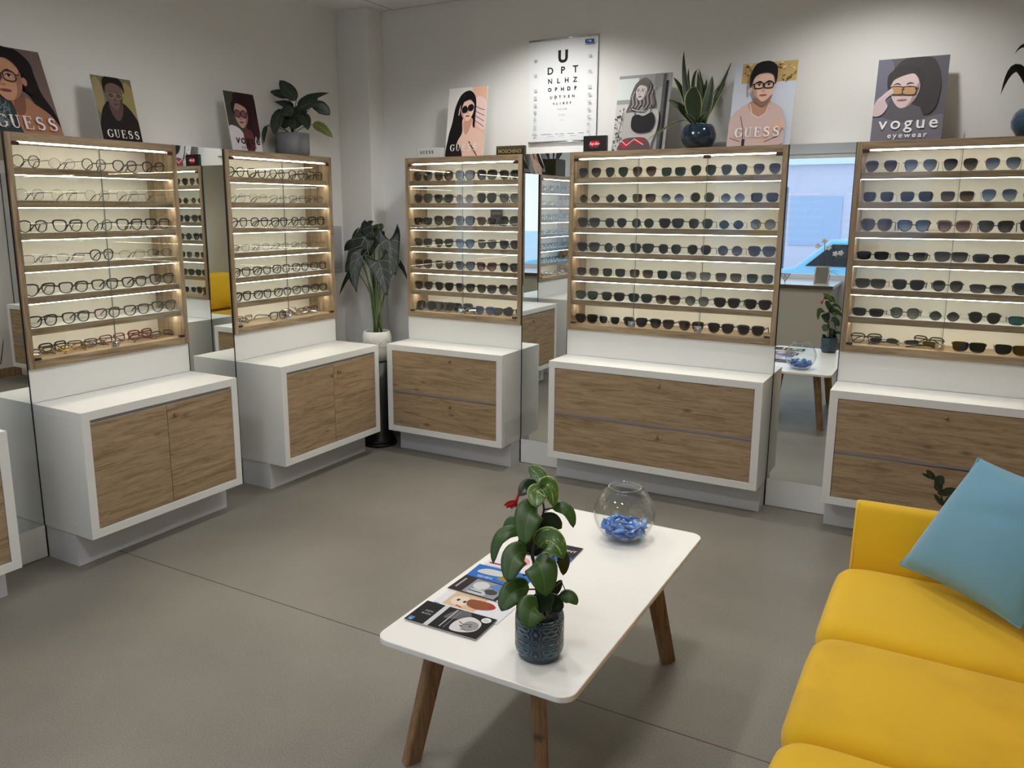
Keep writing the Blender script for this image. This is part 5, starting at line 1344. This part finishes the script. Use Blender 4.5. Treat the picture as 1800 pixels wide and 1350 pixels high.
# ------------------------------------------------------------------ sofa
YEL = pm('yellow_velvet', rgb(228, 182, 24), .85, bump=400, bstr=.06, sheen=.12)
_n = YEL.node_tree.nodes; _l = YEL.node_tree.links      # faint wear stains in the fabric
_t = _n.new('ShaderNodeTexCoord'); _z = _n.new('ShaderNodeTexNoise'); _z.inputs['Scale'].default_value = 3.1; _z.inputs['Detail'].default_value = 5
_r = ramp(_n, [(.30, rgb(216, 170, 24)), (.45, rgb(228, 182, 22)), (.7, rgb(232, 186, 26))]); _l.new(_t.outputs['Object'], _z.inputs[0]); _l.new(_z.outputs[0], _r.inputs[0]); _l.new(_r.outputs[0], _n['Principled BSDF'].inputs['Base Color'])
YEL2 = pm('yellow_piping', rgb(226, 166, 26), .7, sheen=.3)
def cushion(x0, x1, y0, y1, z0, z1, r=.05, crown=.012, n=14):
    """soft box with rounded plan corners and a crowned top"""
    mb = MB(); N = 72; cx_, cy_ = (x0 + x1) / 2, (y0 + y1) / 2; a_, b_ = (x1 - x0) / 2, (y1 - y0) / 2
    rings = [(.0, .985), (.02, 1), (.45, 1.0)]
    H = z1 - z0; rings = [(z0, r * .3), (z0 + r * .3, 0), (z0 + H * .5, -.006), (z1 - r, 0), (z1 - r * .6, r * .12), (z1 - r * .25, r * .4), (z1 - r * .06, r * .75), (z1, r * 1.15), (z1 + crown * .5, r * 2.2), (z1 + crown * .85, r * 3.4), (z1 + crown, r * 4.6)]
    vs = []
    for z, ins in rings:
        for k in range(N):
            q = 2 * PI * k / N; c_, s_ = math.cos(q), math.sin(q); e = 2 / 9
            ux = math.copysign(abs(c_) ** e, c_); uy = math.copysign(abs(s_) ** e, s_)
            vs.append((cx_ + ux * max(.01, a_ - ins), cy_ + uy * max(.01, b_ - ins), z))
    fs = [(i * N + k, i * N + (k + 1) % N, (i + 1) * N + (k + 1) % N, (i + 1) * N + k) for i in range(len(rings) - 1) for k in range(N)]
    fs += [tuple(range(N))[::-1], tuple(range((len(rings) - 1) * N, len(rings) * N))]
    mb.add(vs, fs, smooth=True)
    return mb
SX, SY = 3.43, -2.40
t = thing('sofa', 'yellow fabric sofa with three seat cushions in the right foreground', 'sofa', (SX, SY, 0))
def L_(mb): return local_mb(mb, (SX, SY, 0))
L_(MB().box(3.45, 4.38, -3.28, -1.535, .17, .27)).build('seat_base', YEL, t, bevel=.02, seg=3)
seg_ = [(-2.118, -1.572), (-2.664, -2.122), (-3.21, -2.668)]
for y0, y1 in seg_:
    c_ = L_(cushion(3.392, 4.16, y0, y1, .272, .416, .05)).build('seat_cushion', YEL, t)
    pp = []
    for k in range(26):
        q = k / 25; y = y0 + .012 + (y1 - y0 - .024) * q; e = abs(2 * q - 1) ** 9; pp.append((3.3915 + .03 * e - SX, y - SY, .352 - .0 * e))
    MB().tube(pp, .0032, 6).build('piping', YEL2, c_)
    L_(cushion(4.165, 4.31, y0, y1, .43, .86, .05)).build('back_cushion', YEL, t)
L_(MB().box(4.27, 4.42, -3.28, -1.535, .17, .84)).build('backrest', YEL, t, bevel=.04, seg=4)
for sg, yy in ((1, -1.570), (-1, -3.212)):
    o_ = MB(); rows = [(.16, .0, .075), (.3, .004, .08), (.43, .012, .085), (.53, .032, .088), (.585, .05, .088), (.606, .062, .07), (.612, .075, .04)]
    vs = []; xs = [3.425, 3.432, 3.45, 3.6, 3.9, 4.2, 4.40, 4.415]
    for i, (z, off, th) in enumerate(rows):
        for x in xs:
            e = .012 if x in (3.425, 4.415) else (.004 if x in (3.432,) else 0); dz = .012 * (x - 3.43) if i > 3 else 0
            vs.append((x, yy + sg * (off + e), z + dz))
    m0 = len(xs); nr = len(rows)
    for i, (z, off, th) in enumerate(rows):
        for x in xs:
            e = .012 if x in (3.425, 4.415) else (.004 if x in (3.432,) else 0); dz = .012 * (x - 3.43) if i > 3 else 0
            vs.append((x, yy + sg * (off + th - e), z + dz))
    fs = []
    for i in range(nr - 1):
        for j in range(m0 - 1):
            fs += [(i * m0 + j, i * m0 + j + 1, (i + 1) * m0 + j + 1, (i + 1) * m0 + j), ((nr + i) * m0 + j, (nr + i + 1) * m0 + j, (nr + i + 1) * m0 + j + 1, (nr + i) * m0 + j + 1)]
        fs += [(i * m0, (i + 1) * m0, (nr + i + 1) * m0, (nr + i) * m0), (i * m0 + m0 - 1, (nr + i) * m0 + m0 - 1, (nr + i + 1) * m0 + m0 - 1, (i + 1) * m0 + m0 - 1)]
    for j in range(m0 - 1):
        fs += [((nr - 1) * m0 + j, (nr - 1) * m0 + j + 1, (2 * nr - 1) * m0 + j + 1, (2 * nr - 1) * m0 + j), (j, nr * m0 + j, nr * m0 + j + 1, j + 1)]
    o_.add(vs, fs, smooth=True)
    a_ = L_(o_).build('armrest', YEL, t, sub=2)
    MB().tube([(3.436 - SX, yy + sg * (off + .007) - SY, z) for z, off, th in rows[1:6]] + [(3.434 - SX, yy + sg * .1 - SY, .612)], .0035, 6).build('piping', YEL2, a_)
for x in (3.52, 4.30):
    for y in (-1.66, -3.12):
        MB().tube([(x - SX, y - SY, 0), (x - SX, y - SY, .172)], [.014, .024], 14).build('leg', LEGW, t)

# blue pillow leaning in the far sofa corner
PA = Vector((3.600, -1.612, .452)); PD = Vector((3.930, -1.925, .456))
ux = (PD - PA); Lp = ux.length; ux.normalize()
_v = FW + RT * ((1728 - PPX) / FPX) - UP * ((808 - PPY) / FPX)
best = (0, (-1.545 - CAM.y) / _v.y)      # the upper corner stays on the room side of the armrest
PB = CAM + _v * best[1]; uz = (PB - PA); Hp = uz.length; uz.normalize(); un = ux.cross(uz).normalized()
if un.dot(CAM - PA) < 0: un = -un
plw = MB(); n_ = 24
t = thing('throw_pillow', 'light blue square pillow leaning in the sofa corner', 'pillow', tuple(PA))
for side in (1, -1):
    vs = []; uvs = []
    for i in range(n_ + 1):
        for j in range(n_ + 1):
            a, b_ = i / n_, j / n_; e1 = 1 - (2 * a - 1) ** 2; e2 = 1 - (2 * b_ - 1) ** 2
            th = (.078 if side > 0 else .05) * (max(0, e1) * max(0, e2)) ** .42 + .004 * math.sin(a * 9 + b_ * 4) * e1 * e2 + .006 * math.sin(b_ * 13 - a * 5) * e1 * e2 * (b_ > .6)
            sa = a + .045 * (.5 - a) * 2 * (1 - e2) * 0 + (.5 - a) * .07 * e2 * (1 - e1); sb = b_ + (.5 - b_) * .07 * e1 * (1 - e2)
            vs.append(ux * (sa * Lp) + uz * (sb * Hp) + un * (side * th + .02))
    fs = [(i * (n_ + 1) + j, i * (n_ + 1) + j + 1, (i + 1) * (n_ + 1) + j + 1, (i + 1) * (n_ + 1) + j) for i in range(n_) for j in range(n_)]
    plw.add(vs, fs if side > 0 else [f[::-1] for f in fs], smooth=True)
plw.build('pillow_cover', [pm('pillow_blue', rgb(104, 154, 178), .85, bump=500, bstr=.1, sheen=.4)], t)
edge = []
for a in [k / 24 for k in range(25)]: edge.append(ux * ((a + (.5 - a) * .07 * 0) * Lp) + uz * (.035 * 4 * a * (1 - a) * Hp) + un * .02)
edge2 = [ux * (.035 * 4 * b_ * (1 - b_) * Lp) + uz * (b_ * Hp) + un * .02 for b_ in [k / 24 for k in range(25)]]
sm2 = MB(); sm2.tube(edge, .0035, 6); sm2.tube(edge2, .0035, 6)
sm2.build('seam_piping', [pm('pillow_piping', rgb(112, 162, 186), .8)], t)

# plant standing on the floor behind the sofa arm
O8 = (3.80, -.98, 0)
t = thing('potted_plant', 'dark green leaves of floor plant behind the sofa arm', 'plant', O8)
MB().lathe([(.085, 0), (.10, .01), (.115, .2), (.108, .2), (.1, .18), (0, .178)], 32).build('pot', [pm('pot_dark', rgb(60, 60, 64), .5)], t)
MB().lathe([(.1, .18), (0, .184)], 24).build('soil', SOIL, t)
d8 = 3.63
def P8(x, y, dd=0): return at(1600 + x / 6.75, 800 + y / 6.75, d8 + dd)
mb = MB(); st = MB(); r8 = Vector((O8[0], O8[1], .18))
for (a, c, b, w_) in [((290, 290), (240, 230), (190, 175), .028), ((280, 280), (200, 250), (140, 215), .016), ((300, 340), (340, 300), (395, 250), .05), ((350, 420), (330, 370), (300, 300), .04), ((360, 440), (450, 400), (560, 410), .024),
        ((400, 600), (340, 540), (280, 460), .022), ((380, 480), (460, 430), (540, 420), .028), ((420, 600), (430, 540), (500, 480), .03), ((380, 470), (360, 430), (330, 400), .03)]:
    leaf(mb, P8(*a), P8(*c), P8(*b), w_, TOCAM, 'oval', .2)
st.tube([r8, P8(470, 800), P8(400, 600), P8(360, 460), P8(300, 330), P8(285, 285)], [.006, .006, .005, .004, .003, .002], 8)
for k in range(8):
    q = .8 * k; leaf(mb, r8 + Vector((0, 0, .05)), r8 + Vector((.08 * math.cos(q), .06 * math.sin(q), .2)), r8 + Vector((.14 * math.cos(q), .1 * math.sin(q), .22)), .035, (0, -.5, 1), 'oval', .2)
ZZ = leaf_mat('floor_plant_leaf', rgb(44, 56, 34), rgb(60, 76, 46), .03, 0, .1)
solid(local_mb(mb, O8).build('foliage', ZZ, t)); local_mb(st, O8).build('stem', [pm('stem_dark', rgb(44, 50, 34), .5)], t)

# ------------------------------------------------------------------ things on the window ledge, seen in the mirror
t = thing('potted_orchid', 'white orchid in a pot on the window ledge, seen in mirror', 'orchid', (2.27, -5.95, .771))
MB().lathe([(.05, 0), (.065, .1), (.06, .1), (0, .09)], 28).build('pot', [pm('pot_dark', rgb(60, 60, 64), .5)], t)
q = MB(); q.tube(bez((0, 0, .09), (-.02, 0, .35), (-.03, 0, .52), 10), .004, 6); q.tube(bez((0, 0, .09), (.04, 0, .3), (.16, 0, .36), 10), .003, 6)
q.build('stem', [pm('stem_dark', rgb(44, 50, 34), .5)], t)
q = MB()
for k in range(5):
    a = 2.2 * k; leaf(q, (0, 0, .09), (.06 * math.cos(a), .05 * math.sin(a), .17), (.17 * math.cos(a), .1 * math.sin(a), .08 + .02 * k), .045, (0, 0, 1), 'lance', .2)
solid(q.build('foliage', DARKL, t))
q = MB()
for (x, z) in ((.16, .36), (.10, .35), (-.03, .5), (.02, .42), (-.10, .44)):
    for k in range(5):
        a = 1.257 * k; leaf(q, (x, 0, z), (x + .02 * math.cos(a), .008, z + .02 * math.sin(a)), (x + .036 * math.cos(a), 0, z + .036 * math.sin(a)), .026, (0, 1, 0), 'broad', .1, n=5, m_=3)
solid(q.build('flower', [pm('petal_white', rgb(226, 222, 216), .6)], t))
t = thing('picture_frame', 'silver picture frame standing on the window ledge, seen in mirror', 'frame', (2.28, -5.62, .771), .25)
t.rotation_euler = (.12, 0, .2)
MB().box(-.085, .085, -.008, .008, 0, .22).build('frame_border', CHROME, t, bevel=.003)
MB().box(-.07, .07, .0085, .010, .015, .205).build('photo', [pm('photo_grey', rgb(120, 116, 112), .3)], t)
t = thing('triangle_sign', 'small triangular white sign at the ledge edge, seen in mirror', 'sign', (1.895, -5.515, .80))
MB().prism([(-.062, .1), (.062, .1), (0, 0)], -.006, .006).build('plate', [pm('sign_dark', rgb(50, 46, 50), .4)], t)
MB().prism([(-.052, .094), (.052, .094), (0, .010)], .0061, .0075).build('face', [pm('sign_pale', rgb(214, 214, 224), .4)], t)
q = MB(); vs, fs = text_mb('?', .055, 0, .001); q.add([(-x, .0078, z + .045) for x, z, _ in vs], fs); q.build('lettering', [pm('sign_dark', rgb(50, 46, 50), .4)], t)
MB().tube([(0, 0, -.029), (0, 0, .01)], .004, 8).build('foot', CHROME, t)

# ------------------------------------------------------------------ ceiling fittings
for x, y, *_ in DOWNLIGHTS:
    t = thing('ceiling_light', 'round recessed ceiling downlight above the room, outside the picture', 'ceiling light', (x, y, CEIL), 0, 'recessed downlights in the ceiling')
    MB().lathe([(.09, -.012), (.105, -.008), (.108, -.0005), (.086, -.0005), (.09, -.012)], 36).build('ring', WHITE, t)
    q = MB(); q.lathe([(.085, -.0015), (0, -.0015)], 30); q.build('diffuser', PANEL, t)
